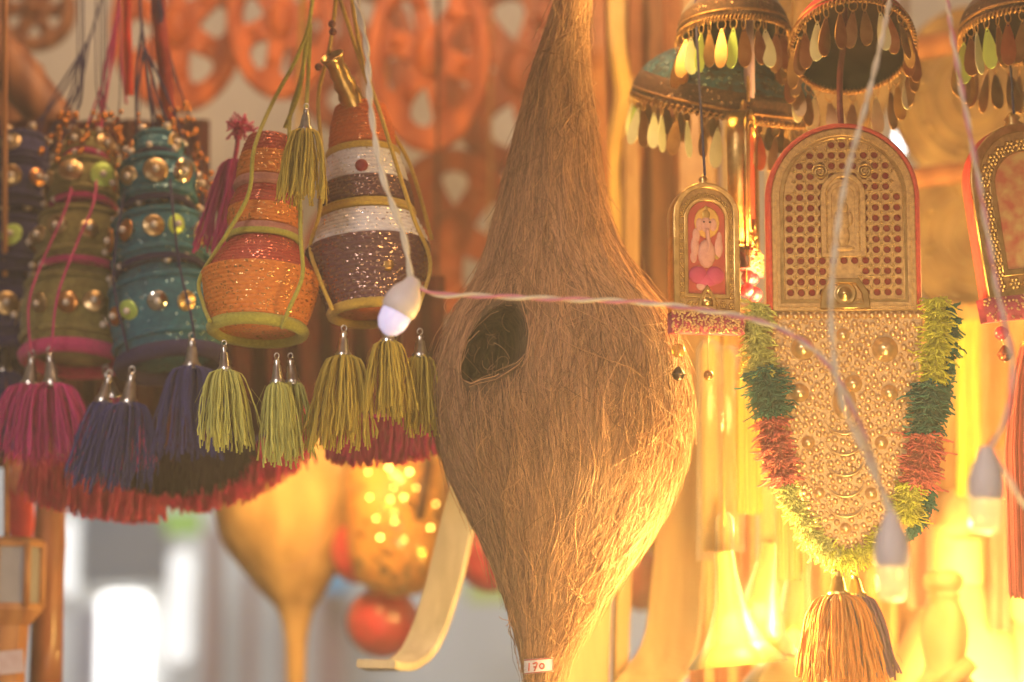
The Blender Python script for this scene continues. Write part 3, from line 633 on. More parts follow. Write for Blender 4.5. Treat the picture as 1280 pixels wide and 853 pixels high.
# red ribbons, gold bead strings
for (x0, x1, x2, yb_, wpx, lab) in ((158, 160, 162, 120, 11, 'bright red ribbon strip hanging between pink and navy cords'), (196, 203, 212, 150, 18, 'wide dark red ribbon strip hanging right of the navy cords')):
    path = smooth_path([P(x0, -95, .18), P(x0, -20, .2), P(x1, 60, .2), P(x2, yb_, .2)], 6); m = MB(); vs = []; fs = []
    for i, q in enumerate(path): vs += [q + Vector((-wpx * .5 * S(.2), .002 * math.sin(i), 0)), q + Vector((wpx * .5 * S(.2), -.002, 0)), q + Vector((wpx * .5 * S(.2), -.0008, 0)), q + Vector((-wpx * .5 * S(.2), .003 * math.sin(i) + .0015, 0))]
    for i in range(len(path) - 1):
        for k in range(4): fs.append((i * 4 + k, i * 4 + (k + 1) % 4, i * 4 + 4 + (k + 1) % 4, i * 4 + 4 + k))
    m.add(vs, fs); tag(m.build('ribbon', pm('red_ribbon%d' % wpx, (0.62, 0.05, 0.03) if wpx < 15 else (.33, .03, .025), rough=.5), None, P(x0, -95, .18)), lab, 'ribbon', 'red ribbons')
gb = root('bead_strings', 'cluster of gold bead strings beside the teal pot stack', 'bead strings', P(250, 300, .2))
gbm = mats_on(MB().ball((0, 0, 0), 4.2 * S(.2), 9, 6).mesh('gb'), pm('amber_bead', (0.75, 0.32, 0.06), (0.5, 0.18, 0.03), rough=.15, metal=.8))
m = MB()
for i, (xa, xb, ye) in enumerate(((204, 240, 235), (206, 250, 265), (208, 258, 285), (210, 264, 260), (211, 268, 230), (200, 232, 215), (120, 140, 215), (126, 158, 210), (96, 70, 200), (100, 50, 190), (104, 84, 215), (128, 100, 195), (132, 118, 205), (150, 146, 240), (176, 172, 205), (190, 214, 200))):
    y0 = 60 if i < 6 else 100; pth = smooth_path([P(xa - 20 if i < 6 else xa, -95, .2), P(xa, y0, .2), P((xa + xb) / 2, 150, .2), P(xb, ye, .2 - .01 * (i % 3))], 12); m.tube(pth, .0006, 4)
    for q in pth[22::2]: piece('bead', gbm, gb, Matrix.Translation(q + Vector(rng.normal(0, .0015, 3))) @ Matrix.Scale(random.uniform(.7, 1.15), 4))
m.build('thread', c_navy, gb)

# fringes below
def fringe(label, Y, top, lpx, mat, n, band, tipmat=None, rpx=3.0, tipl=0.0, rag=.14):
    s = S(Y); path = smooth_path([P(*q, Y) for q in top], 12); f_ = root('yarn_fringe', label, 'fringe', path[0], 'wool fringes under the pot stacks')
    m = MB(); m.tube(path, 4 * s, 8); m.build('band', band, f_)
    pa = np.array([tuple(q) for q in path]); u = rng.random(n) * (len(pa) - 1); i = u.astype(int); i = np.minimum(i, len(pa) - 2); base = pa[i] + (pa[i + 1] - pa[i]) * (u - i)[:, None]
    def mk(a, b, mt, nm, n_):
        seg = 8; A = np.zeros((n_, seg, 3)); ss = np.linspace(0, 1, seg)[None, :]; L0 = lpx * s * (1 - rag + 2 * rag * rng.random(n_))[:, None]
        z = -(a + (b - a) * ss) * L0; A[..., 2] = z
        d = rng.normal(0, .10, (n_, 1)); A[..., 0] = d * -z + np.cumsum(rng.normal(0, .0007, (n_, seg)), 1); A[..., 1] = rng.normal(0, .22, (n_, 1)) * -z + np.cumsum(rng.normal(0, .0007, (n_, seg)), 1)
        A += base[:n_, None, :]; strands(nm, A, rpx * s / 2, mt, f_, np.clip(rng.normal(.4, .3, n_), 0, 1), sides=4)
    mk(0, 1 - tipl, mat, 'yarn', n)
    if tipmat: mk(1 - tipl, 1.0, tipmat, 'tips', n)
    return f_
fringe('bright red wool fringe hanging under the pink tassels', .28, [(30, 560), (70, 572), (120, 585), (165, 590), (200, 588)], 58, Y_red, 420, c_pink)
fringe('black wool fringe hanging under the navy tassels', .24, [(150, 545), (190, 560), (240, 562), (285, 548), (312, 520)], 52, Y_black, 480, c_navy)
fringe('dark crimson wool fringe hanging behind the lime tassels', .29, [(195, 562), (250, 572), (300, 560), (345, 535), (380, 505)], 62, Y_crim, 560, c_navy)
fringe('crimson wool fringe hanging behind the yellow tassels', .16, [(415, 515), (450, 522), (500, 520), (548, 508)], 55, Y_crim, 420, c_pink)

# ================================================================== PARASOLS (right)
def sequin_mesh(w_, h_, mat):
    hole = ell(0, -h_ * .09, w_ * .06, w_ * .06, 8); me = plate([tear(w_, h_), hole], 0.0006, 0.0001); me.materials.append(mat); return me
sq = {}
for k, mt in (('g', greenfoil), ('p', palefoil), ('b', bronzefoil)): sq[k] = sequin_mesh(0.0138, 0.032, mt)
ringm = mats_on(MB().tube([(math.cos(a) * .0034, 0, math.sin(a) * .0042) for a in np.linspace(0, 2 * math.pi, 14, endpoint=False)], .0004, 5, closed=True).mesh('r'), goldd)
def parasol(label, px, py, Y, rpx, hpx, up_vec, mats_, n_seq, group, cols, stick=None, inner=True, dome=.5, scl=1.0, hang_py=-95, skip=()):
    s = S(Y); c = P(px, py, Y); r = rpx * s; h = hpx * s; M = Matrix.Translation(c) @ frame(up_vec)
    t = root('mini_parasol', label, 'parasol', c, group)
    # canopy in coloured bands, slightly scalloped
    nb = len(mats_); prof = [(r * math.sin(a), h * (math.cos(a))) for a in np.linspace(math.pi / 2, 0.04, 4 * nb + 1)]
    for b in range(nb):
        seg = prof[4 * b:4 * b + 5]; m = MB(); n = 72
        fnm = lambda r_, z_, a, i: r_ * (1 + .012 * math.cos(8 * a))
        m.lathe([(q[0] + .0007, q[1]) for q in seg] + [(q[0] - .0007, q[1] - .0014) for q in seg[::-1]], n, M, cap=False, fn=fnm); m.build('canopy_band', mats_[b], t)
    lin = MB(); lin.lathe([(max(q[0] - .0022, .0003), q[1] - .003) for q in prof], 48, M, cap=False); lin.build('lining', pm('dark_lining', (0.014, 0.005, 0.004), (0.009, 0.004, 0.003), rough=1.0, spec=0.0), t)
    # beaded edge trim: two twisted rows
    m = MB()
    for k in range(2): m.tube([M @ Vector(((r + .0018 * math.cos(a * 46 + k * 3.14)) * math.cos(a), (r + .0018 * math.cos(a * 46 + k * 3.14)) * math.sin(a), -.002 + .0022 * math.sin(a * 46 + k * 3.14))) for a in np.linspace(0, 2 * math.pi, 360, endpoint=False)], .00095, 5, closed=True)
    m.tube([M @ Vector((r * 1.005 * math.cos(a), r * 1.005 * math.sin(a), .0045)) for a in np.linspace(0, 2 * math.pi, 90, endpoint=False)], .0013, 6, closed=True)
    m.build('edge_trim', pm('bronze_trim', (0.42, 0.22, 0.08), (0.2, 0.09, 0.03), scale=400, rough=.4, metal=.8), t)
    for i in range(n_seq):
        a = 2 * math.pi * (i + .15 * math.sin(i * 2.7)) / n_seq; q = M @ Vector((r * math.cos(a), r * math.sin(a), -.004))
        piece('hook', ringm, t, Matrix.Translation(q - Vector((0, 0, .0035))) @ Matrix.Rotation(random.uniform(0, 3), 4, 'Z'))
        if i in skip: continue
        key = cols[i % len(cols)]; yaw = random.uniform(-.9, .9) if key != 'b' else random.uniform(-.8, .8)
        piece('sequin', sq[key], t, facing(q - Vector((0, 0, .0065)), yaw, random.uniform(-.16, .16), random.uniform(-.2, .1)) @ Matrix.Scale(scl * random.uniform(.93, 1.06), 4))
    if stick:
        m = MB(); m.tube([P(*stick[0]), P(*stick[1])], stick[2] * s, 12); m.build('stick', stick[3], t)
    top = M @ Vector((0, 0, h)); m = MB(); cord(m, [top, top.lerp(Vector((top.x, .02, ZR)), .5) + Vector((.002, 0, 0)), Vector((top.x, .02, ZR - .016))], .0012); m.build('hanger_cord', c_navy, t)
    return t
GPa = 'small sequinned parasols at the top'
velv = pm('dark_velvet', (0.06, 0.02, 0.03), (0.035, 0.015, 0.02), rough=.95, sheen=.5); redf = pm('red_cloth', (0.52, 0.045, 0.045), (.40, .03, .035), scale=200, rough=.8, bump=.3)
brok = pm('gold_brocade', (0.13, 0.055, 0.03), (0.04, 0.02, 0.018), scale=420, rough=.8, bump=.8, bscale=900, glitter=.04, gscale=600); tealb = pm('teal_brocade', (0.03, 0.12, 0.17), (0.05, 0.025, 0.03), scale=160, rough=.85, bump=.8, bscale=900, glitter=.08, gscale=500)
lilac = pm('lilac_stick', (0.42, 0.30, 0.38), (0.36, 0.25, 0.33), rough=.35)
parasol('dark velvet parasol, upper of two near top centre, with lime green sequins', 917, 42, .03, 70, 66, (-.03, .08, 1), [brok, velv, redf, velv], 30, GPa, 'bbbbbbbbbbbbbbbbbbpgbbgbbpbbbb', stick=((935, -20, .03), (937, 124, .03), 7, lilac))
parasol('tilted teal parasol with gold edge below the dark velvet parasol', 906, 132, .10, 118, 78, (.17, -.36, 1), [brok, tealb, tealb, velv], 40, GPa, 'bbbbbbbbbbbbbbbbbbbbpgpbppbpbpbpbbbbbbbb')
parasol('red parasol facing forward above the arched plaque, dark inside', 1065, 56, -.01, 78, 62, (-.02, .66, 1), [redf, brok, redf, velv], 30, GPa, 'bbpbbpbbpbpbpbbbbbbpbbbbpbbbbb')
parasol('dark parasol at top right corner with green sequins, cropped by edge', 1283, 42, 0.0, 84, 70, (.0, .16, 1), [brok, velv, brok, velv], 34, GPa, 'bbbbbbbbbbbbbbbbbbgbpgbbbgbpbbgbbb', scl=1.08)

# ================================================================== ARCHED ORNAMENTS
def amulet(name, label, px, py, Y, wpx, hpx, yaw, roll, thick, edge_mat, group=None, figure=True, pic=None, cat='amulet'):
    """arched frame; (px,py) is the bottom centre."""
    s = S(Y); c = P(px, py, Y); W = wpx * s; H = hpx * s; M = facing(c, yaw, roll)
    t = root(name, label, cat, c, group)
    z = lambda d: M @ Matrix.Translation((0, 0, d))
    me = plate([arch(W, H)], thick, .0006, z(-thick / 2)); finish(me, 'back_board', edge_mat, t, None, False)
    o1 = arch(W, H); i1 = arch(W * .86, H - W * .07 * 1.5, y0=W * .05); finish(plate([o1, i1], .003, .0008, z(.0018), 1), 'outer_frame', gold, t, None, False)
    o2 = arch(W * .68, H * .82 - W * .1, y0=H * .12); i2 = arch(W * .60, H * .82 - W * .18, y0=H * .12 + W * .04); finish(plate([o2, i2], .003, .0006, z(.002), 1), 'inner_frame', gold, t, None, False)
    finish(plate([arch(W * .86, H - W * .1, y0=W * .05), arch(W * .68, H * .82 - W * .1, y0=H * .12)], .001, 0, z(.0008)), 'border_field', goldd, t, None, False)
    picm = pic or pm('picture_red', (0.52, 0.09, 0.05), (0.40, 0.05, 0.04), scale=60, rough=.35, coat=.4)
    p_ = finish(plate([arch(W * .62, H * .82 - W * .15, y0=H * .12 + W * .03)], .001, 0, z(.0012)), 'picture', picm, t, None, False)
    # rosettes round the border
    ros = MB()
    for k in range(6): a = k * math.pi / 3; ros.ball((math.cos(a) * .52, math.sin(a) * .52, .1), .36, 6, 4)
    ros.ball((0, 0, .2), .3, 6, 4); rmesh = mats_on(ros.mesh('ros'), gold)
    rw = W * .385; pts = []
    for k in range(9): pts.append((-rw, H * .06 + k * (H * .86 - W * .43) / 8.5)); pts.append((rw, H * .06 + k * (H * .86 - W * .43) / 8.5))
    for k in range(1, 12): a = math.pi * k / 12; pts.append((rw * math.cos(a), H * .96 - W * .5 + rw * math.sin(a)))
    for k in (-2, -1, 1, 2): pts.append((k * W * .125, H * .068))
    for q in pts: piece('rosette', rmesh, t, z(.0015) @ Matrix.Translation((q[0], q[1], 0)) @ Matrix.Scale(W * .068, 4))
    bo = MB(); bo.lathe([(W * .07, 0), (W * .075, .002), (W * .05, .003), (W * .035, .003), (W * .02, .005)], 16, z(.001) @ Matrix.Translation((0, H * .09, 0))); bo.build('boss', gold, t)
    ogee = [(-W * .13, H * .03), (W * .13, H * .03), (W * .12, H * .10), (W * .06, H * .16), (0, H * .205), (-W * .06, H * .16), (-W * .12, H * .10)]
    finish(plate([ogee, [(x * .72, (y - H * .1) * .72 + H * .1) for x, y in ogee]], .003, .0006, z(.0025)), 'ogee_trim', gold, t, None, False)
    fin = MB(); fin.lathe([(W * .06, 0), (W * .09, H * .02), (W * .05, H * .045), (W * .07, H * .06), (W * .03, H * .09), (.0006, H * .1)], 16, M @ Matrix.Translation((0, H * .985, -thick * .3)) @ Matrix.Rotation(R(-90), 4, 'X')); fin.build('finial', gold, t)
    if figure:
        skin = pm('figure_pink', (0.72, 0.36, 0.26), (0.6, 0.26, 0.2), scale=150, rough=.5); robe = pm('figure_robe', (0.58, 0.06, 0.16), (0.45, 0.04, 0.1), rough=.5); halo = pm('halo_yellow', (0.80, 0.46, 0.10), (0.7, 0.33, .07), rough=.5); gp = pm('crown_gold', (0.72, 0.42, 0.1), rough=.35, metal=.7)
        u = W * .60; cy = H * .13 + W * .06; fz = z(.0018)
        def fb(nm, mt, items, zk=.35):
            m = MB()
            for (x, y, rx, ry) in items: m.ball((0, 0, 0), 1, 14, 8); n0 = 14 * 9; m.v[-n0:] = [tuple(fz @ Vector((x * u + v[0] * rx * u, cy + y * u * 1.42 + v[1] * ry * u * 1.35, v[2] * min(rx, ry) * u * zk))) for v in m.v[-n0:]]
            return m.build(nm, mt, p_)
        fb('halo', halo, [(0.02, 1.24, .33, .30)], .04)
        fb('figure', skin, [(0, .68, .23, .27), (0, 1.20, .14, .16), (-.17, 1.20, .10, .13), (.18, 1.20, .10, .13), (-.30, .80, .11, .20), (.32, .80, .11, .20), (-.33, .62, .09, .12), (.34, .95, .07, .14), (-.26, 1.0, .1, .14), (.02, .58, .17, .15), (-.13, .1, .14, .08)])
        fb('robe', robe, [(-.22, .30, .24, .17), (.22, .30, .24, .17), (0, .22, .33, .13)])
        fb('crown', gp, [(0, 1.38, .11, .10), (0, 1.48, .05, .07), (0, .82, .12, .035), (-.2, .42, .05, .05), (.27, .63, .06, .05)])
        m = MB(); m.tube(smooth_path([fz @ Vector((x * u, cy + 1.42 * y * u, .05 * u)) for x, y in ((.01, 1.12), (.03, .98), (.06, .84), (.03, .72), (-.03, .70))], 4), [u * .055] * 5 + [u * .05] * 6 + [u * .035] * 6, 8); m.build('trunk', skin, p_)
        m = MB()
        for x in (-.075, .08): m.v and None; m.tube([fz @ Vector((x * u - u * .02, cy + 1.76 * u, .07 * u)), fz @ Vector((x * u + u * .02, cy + 1.76 * u, .07 * u))], u * .018, 5)
        m.build('eyes', pm('figure_dark', (.05, .02, .02)), p_)
    return t, M, W, H, s
def beaded_hem(t, M, W, s, drop, mat, name='beaded_hem', n=300):
    m = MB(); vs = []; fs = []; N2 = 24
    for i in range(N2 + 1):
        x = (i / N2 - .5) * W
        for (y, zz) in ((0, .004), (-drop, .005 + .001 * math.sin(i * 1.7)), (-drop, -.006), (0, -.008)): vs.append(M @ Vector((x, y, zz)))
    for i in range(N2):
        for k in range(4): fs.append((i * 4 + k, i * 4 + (k + 1) % 4, i * 4 + 4 + (k + 1) % 4, i * 4 + 4 + k))
    m.add(vs, fs); h = m.build(name, mat, t)
    b = MB()
    for k in range(n): b.ball(M @ Vector((random.uniform(-.5, .5) * W, -random.random() * drop, .0055)), random.uniform(.0006, .0012), 6, 4)
    o = b.build('seed_beads', goldbead, h); o['kind'] = 'stuff'
    return h
def pendant(t, M, x, items, s):
    """items: list of (drop px, radius px, mat, kind)."""
    m = MB(); last = max(i[0] for i in items); m.tube([M @ Vector((x, -2 * s, 0)), M @ Vector((x, -last * s, 0))], .0004, 5); m.build('link', goldd, t)
    for (d, r, mt, kd) in items:
        p = M @ Vector((x, -d * s, 0)); m = MB()
        if kd == 'bell': m.lathe([(.15 * r * s, r * 1.3 * s), (.5 * r * s, r * 1.0 * s), (.95 * r * s, .3 * r * s), (r * s, -.1 * r * s), (.75 * r * s, -.7 * r * s), (.2 * r * s, -r * s)], 16, Matrix.Translation(p)); m.tube([p + Vector((r * s * math.cos(a), r * s * math.sin(a), 0)) for a in np.linspace(0, 6.28, 16, endpoint=False)], r * .12 * s, 5, closed=True); m.build('bell', mt, t)
        else: m.ball(p, r * s, 14, 9); m.build('bead', mt, t)
pinkcl = pm('pink_cloth', (0.50, 0.09, 0.13), (0.38, 0.05, 0.09), scale=150, rough=.8, bump=.4); redbead = pm('ruby_bead', (0.50, 0.03, 0.07), (.38, .02, .05), rough=.12, coat=.5)
amber = pm('amber_glass', (0.85, 0.55, 0.12), (0.8, 0.45, 0.08), rough=.08, trans=.7); darkbell = pm('dark_bell', (0.10, 0.07, 0.06), rough=.35, metal=1)
GA = 'gold framed arched ornaments'
t, M, W, H, s = amulet('arched_amulet', 'small gold arched amulet picturing a seated elephant-headed deity on red', 883, 392, -.065, 84, 165, .20, 0, .016, gold, GA)
beaded_hem(t, M, W * 1.12, s, 26 * s, pinkcl); pendant(t, M, -.40 * W * 1.1, [(48, 9, amber, 'bead'), (78, 8, darkbell, 'bell')], s); pendant(t, M, .02 * W, [(78, 6.5, pm('brown_glass', (.45, .2, .06), rough=.05, metal=.6), 'bead')], s)
m = MB(); tp = M @ Vector((0, H * 1.07, 0)); cord(m, [tp, Vector((tp.x, -.01, (tp.z + ZR) / 2)), Vector((tp.x, .02, ZR - .016))], .0010); m.build('hanger_cord', c_navy, t)
# edge-on amulet
t, M, W, H, s = amulet('arched_amulet', 'gold amulet seen edge-on hanging left of the large arched plaque', 938, 312, .02, 74, 178, 1.28, 0, .013, gold, GA, figure=False)
beaded_hem(t, M, W * 1.05, s, 30 * s, pinkcl, n=120)
for (x, d, r) in ((-16, 38, 9), (6, 36, 9), (24, 54, 10), (-28, 56, 9)): pendant(t, M, x * s, [(d, r, redbead, 'bead')], s)
m = MB(); tp = M @ Vector((0, H * 1.07, 0)); cord(m, [tp, tp + Vector((0, 0, .02)), P(937, 124, .03)], .0012); m.build('hanger_cord', goldd, t)
# right cropped one
lav = pm('picture_red_gold', (0.46, 0.10, 0.06), (0.55, 0.36, 0.14), scale=110, rough=.4)
t, M, W, H, s = amulet('arched_amulet', 'red edged gold arched ornament cropped by right edge, with ruby bead and bell', 1303, 366, -.02, 150, 215, .25, R(-8), .014, redf, GA, figure=False, pic=lav)
beaded_hem(t, M, W * 1.14, s, 30 * s, pinkcl, n=160)
pendant(t, M, -.43 * W, [(45, 9, redbead, 'bead'), (72, 9, pm('copper_bell', (.35, .10, .06), rough=.35, metal=1), 'bell')], s); pendant(t, M, -.16 * W, [(46, 8, pearl, 'bead'), (64, 6, silver, 'bell')], s)
m = MB(); tp = M @ Vector((0, H * 1.07, 0)); cord(m, [tp, Vector((tp.x, -.01, (tp.z + ZR) / 2)), Vector((tp.x, .02, ZR - .016))], .0010); m.build('hanger_cord', c_navy, t)

# ================================================================== LARGE PLAQUE WITH BEADED SHIELD
YP = -.055; sp_ = S(YP); cb = P(1056, 388, YP); MP = facing(cb, -.06); zz = lambda d: MP @ Matrix.Translation((0, 0, d))
orn = root('elephant_caparison', 'large gold plaque with filigree arch, beaded shield and multicoloured wool edging', 'wall ornament', P(1050, 700, YP))
u = sp_; W = 182 * u; H = 234 * u
finish(plate([arch(W, H, 36)], .010, .001, zz(-.0062)), 'backing_board', pm('deep_red_velvet', (0.36, 0.035, 0.03), (0.26, 0.02, 0.02), scale=200, rough=.95), orn, None, False)
redcord = pm('red_cord', (0.55, 0.07, 0.05), (0.42, 0.04, 0.03), scale=300, rough=.6, bump=.4)
m = MB(); ap = arch(W * 1.015, H * 1.008, 40); m.tube([zz(0) @ Vector((x, y, .001)) for x, y in ap[1:] + ap[:1]], 3.2 * u, 8); m.tube([zz(0) @ Vector((x * 1.02, y, -.006)) for x, y in ap[1:] + ap[:1]], 3.0 * u, 8); m.build('red_piping', redcord, orn)
finish(plate([arch(W * .97, H * .985, 36), arch(W * .88, H * .985 - W * .085, 36, 0, W * .045)], .003, .0008, zz(.0015), 1), 'outer_frame', goldd, orn, None, False)
finish(plate([arch(W * .86, H * .97 - W * .07, 36, 0, W * .05), arch(W * .82, H * .97 - W * .11, 36, 0, W * .07)], .0025, .0006, zz(.0013), 1), 'inner_frame', gold, orn, None, False)
# ribbed beading on the frame
m = MB()
for (aw, ah, y0, rr_) in ((.925, .985 - .04, .02 * W, .0007), (.825, .865, .073 * W, .0006)):
    pts = arch(W * aw, H * ah, 60, 0, y0); pts = pts[1:] + pts[:2]
    for a_, b_ in zip(pts[:-1], pts[1:]):
        L_ = math.hypot(b_[0] - a_[0], b_[1] - a_[1]); k = max(1, int(L_ / .0016))
        for j in range(k): f_ = j / k; m.ball(zz(.0028) @ Vector((a_[0] + (b_[0] - a_[0]) * f_, a_[1] + (b_[1] - a_[1]) * f_, 0)), rr_, 5, 3)
o = m.build('frame_beading', gold, orn); o['kind'] = 'stuff'
# filigree lattice with holes
outer = arch(W * .83, H * .97 - W * .11, 36, 0, W * .07); holes = []; cross = []
st = W * .83 / 11.2; rr_ = W * .415; yc = W * .07 + H * .97 - W * .11 - rr_
for j in range(16):
    for i in range(-6, 7):
        x = (i) * st; y = W * .085 + st * .5 + j * st
        d = math.hypot(x, max(0, y - yc))
        if d > rr_ - st * .52: continue
        if abs(x) < st * 1.75 and (st * 4.2 < y - W * .1 < st * 10.9): continue
        if abs(x) < st * 1.6 and y < W * .1 + st * 2.3: continue
        holes.append(ell(x, y, st * .39, st * .39, 8, R(22.5))); cross.append((x + st / 2, y + st / 2)); cross.append((x - st / 2, y + st / 2))
finish(plate([outer] + holes, .0030, .0004, zz(.0004)), 'filigree', goldd, orn, None, False)['kind'] = 'stuff'
m = MB()
for (x, y) in set((round(a, 6), round(b, 6)) for a, b in cross):
    if math.hypot(x, max(0, y - yc)) > rr_ - st * .1: continue
    for k in range(4): a = k * math.pi / 2; m.ball(zz(.0020) @ Vector((x + .0014 * math.cos(a), y + .0014 * math.sin(a), 0)), .00085, 5, 3)
    m.ball(zz(.0026) @ Vector((x, y, 0)), .0008, 5, 3)
o = m.build('flower_studs', gold, orn); o['kind'] = 'stuff'
# central shrine with a standing figure
cy = 68 * u; sh = finish(plate([arch(54 * u, 106 * u, 20, 0, cy), arch(44 * u, 98 * u, 20, 0, cy + 4 * u)], .003, .0008, zz(.0015), 1), 'shrine_frame', goldd, orn, None, False)
finish(plate([arch(38 * u, 90 * u, 20, 0, cy + 5 * u), arch(30 * u, 83 * u, 20, 0, cy + 8 * u)], .002, .0006, zz(.0015), 1), 'inner_arch', goldd, sh, None, False)
m = MB()
for (x, y, a, b) in ((0, 62, 7, 8), (0, 74, 5, 6), (0, 45, 9, 14), (0, 26, 8, 16), (-9, 48, 3, 9), (9, 48, 3, 9), (0, 10, 14, 4), (0, 84, 3, 5)):
    n0 = len(m.v); m.ball((0, 0, 0), 1, 12, 7); m.v[n0:] = [tuple(zz(.002) @ Vector((x * u + v[0] * a * u, cy + y * u + v[1] * b * u, v[2] * 2.2 * u))) for v in m.v[n0:]]
m.build('figure', goldd, sh)
for sx in (-1, 1):
    m = MB(); c0 = Vector((sx * 28 * u, cy + 108 * u, 0)); m.tube([zz(.003) @ (c0 + Vector((math.cos(a) * (10 - a * .6) * u * sx, math.sin(a) * (10 - a * .6) * u, 0))) for a in np.linspace(0, 12, 40)], 1.6 * u, 6); m.build('scroll', gold, sh)
hx_ = [(-30, 2), (30, 2), (28, 22), (17, 38), (-17, 38), (-28, 22)]
b0 = finish(plate([[(x * u, y * u) for x, y in hx_], [(x * .78 * u, (y - 20) * .78 * u + 20 * u) for x, y in hx_]], .004, .0008, zz(.003)), 'base_boss', gold, orn, None, False)
m = MB(); m.lathe([(14 * u, 0), (15 * u, .0015), (12 * u, .002), (10 * u, .0012), (8 * u, .0022), (3 * u, .0045), (.0003, .005)], 20, zz(.002) @ Matrix.Translation((0, 20 * u, 0))); m.build('rosette', gold, b0)
# hanger cord up to the red parasol
m = MB(); a0 = MP @ Vector((0, H, 0)); cord(m, [a0, a0 + Vector((0, .005, .02)), P(1050, 90, -.02), P(1056, 30, .0), P(1056, -95, .02)], .0024); m.build('hanger_cord', pm('maroon_cord', (.22, .04, .05), rough=.8, bump=.6), orn)
for k in range(3): pass
# beaded shield
def px2l(x, y): return ((x - 1056) * u, (388 - y) * u)
SH = [(951, 389), (1152, 389), (1147, 450), (1139, 520), (1126, 580), (1112, 628), (1092, 672), (1066, 696), (1048, 700), (1028, 690), (1010, 655), (996, 610), (984, 560), (970, 490), (958, 430)]
shl = [px2l(*q) for q in SH]
tancl = pm('tan_leather', (0.60, 0.40, 0.20), (0.5, 0.31, 0.15), scale=120, rough=.6, bump=.5, bscale=600)
shield = finish(plate([shl], .008, .001, zz(-.004)), 'shield', tancl, orn, None, False)
poly = np.array(SH, float)
def inside(x, y, mrg):
    c = False; dm = 1e9; n = len(poly)
    for i in range(n):
        a = poly[i]; b = poly[(i + 1) % n]
        if (a[1] > y) != (b[1] > y) and x < a[0] + (y - a[1]) / (b[1] - a[1]) * (b[0] - a[0]): c = not c
        ab = b - a; t_ = max(0, min(1, ((x - a[0]) * ab[0] + (y - a[1]) * ab[1]) / (ab @ ab))); dm = min(dm, math.hypot(x - a[0] - t_ * ab[0], y - a[1] - t_ * ab[1]))
    return c and dm > mrg
BOSS = [(1002.6, 436, 13), (1104.7, 438, 14.5), (1053, 419, 7.5), (1064.6, 481, 10), (998, 492, 10.5), (1109, 493, 9.5), (1007.6, 554, 7.5), (1098, 555, 7.5), (1020, 617, 6.5), (1084, 618, 7), (1052, 661, 6.5), (1053, 503, 13)]
bossp = [(1, 0), (1.12, .04), (1.1, .14), (.92, .2), (.86, .42), (.62, .72), (.32, .9), (.02, .96)]
bmesh_ = mats_on(MB().lathe(bossp, 20, Matrix(), cap=False).mesh('boss'), goldbead)
for (x, y, r_) in BOSS:
    piece('boss', bmesh_, shield, zz(.0) @ Matrix.Translation((*px2l(x, y), 0)) @ Matrix.Diagonal((r_ * u, r_ * u * (1.55 if (x, y) == (1053, 503) else 1), r_ * u, 1)))
CRES = [544, 570, 596, 622, 647]
for y in CRES:
    m = MB(); m.tube([zz(.0018) @ Vector((*px2l(1052 + 24 * math.cos(a), y - 20 + 20 * math.sin(a)), 0)) for a in np.linspace(.12, math.pi - .12, 22)], [(.4 + 1.3 * math.sin(math.pi * k / 21)) * u for k in range(22)], 6); m.build('crescent', goldbead, shield)
for x in np.linspace(956, 1147, 21): piece('edge_bead', bmesh_, shield, zz(0) @ Matrix.Translation((*px2l(x, 395), 0)) @ Matrix.Scale(4.4 * u, 4))
pts = []; tries = 0
while tries < 26000 and len(pts) < 1100:
    tries += 1; x = random.uniform(950, 1153); y = random.uniform(401, 698); r_ = random.choice((3.2, 3.5, 3.8, 4.1)) if tries < 14000 else random.uniform(2.0, 3.0)
    if not inside(x, y, r_ + .6): continue
    if any(math.hypot(x - b[0], (y - b[1]) / (1.5 if b[2] == 13 and b[0] == 1053 else 1)) < b[2] * 1.15 + r_ for b in BOSS): continue
    if any(abs(math.hypot((x - 1052) / 24, (y - c + 20) / 20) - 1) * 22 < r_ + 1 and y > c - 22 for c in CRES): continue
    if any((x - q[0]) ** 2 + (y - q[1]) ** 2 < (r_ + q[2] + .35) ** 2 for q in pts): continue
    pts.append((x, y, r_))
m = MB()
for (x, y, r_) in pts: m.lathe([(r_ * u * a, r_ * u * b) for a, b in ((1.05, 0), (1.02, .2), (.85, .6), (.5, .9), (.03, 1.0))], 8, zz(0) @ Matrix.Translation((*px2l(x, y), 0)), cap=False)
o = m.build('stud_field', goldbead, shield); o['kind'] = 'stuff'
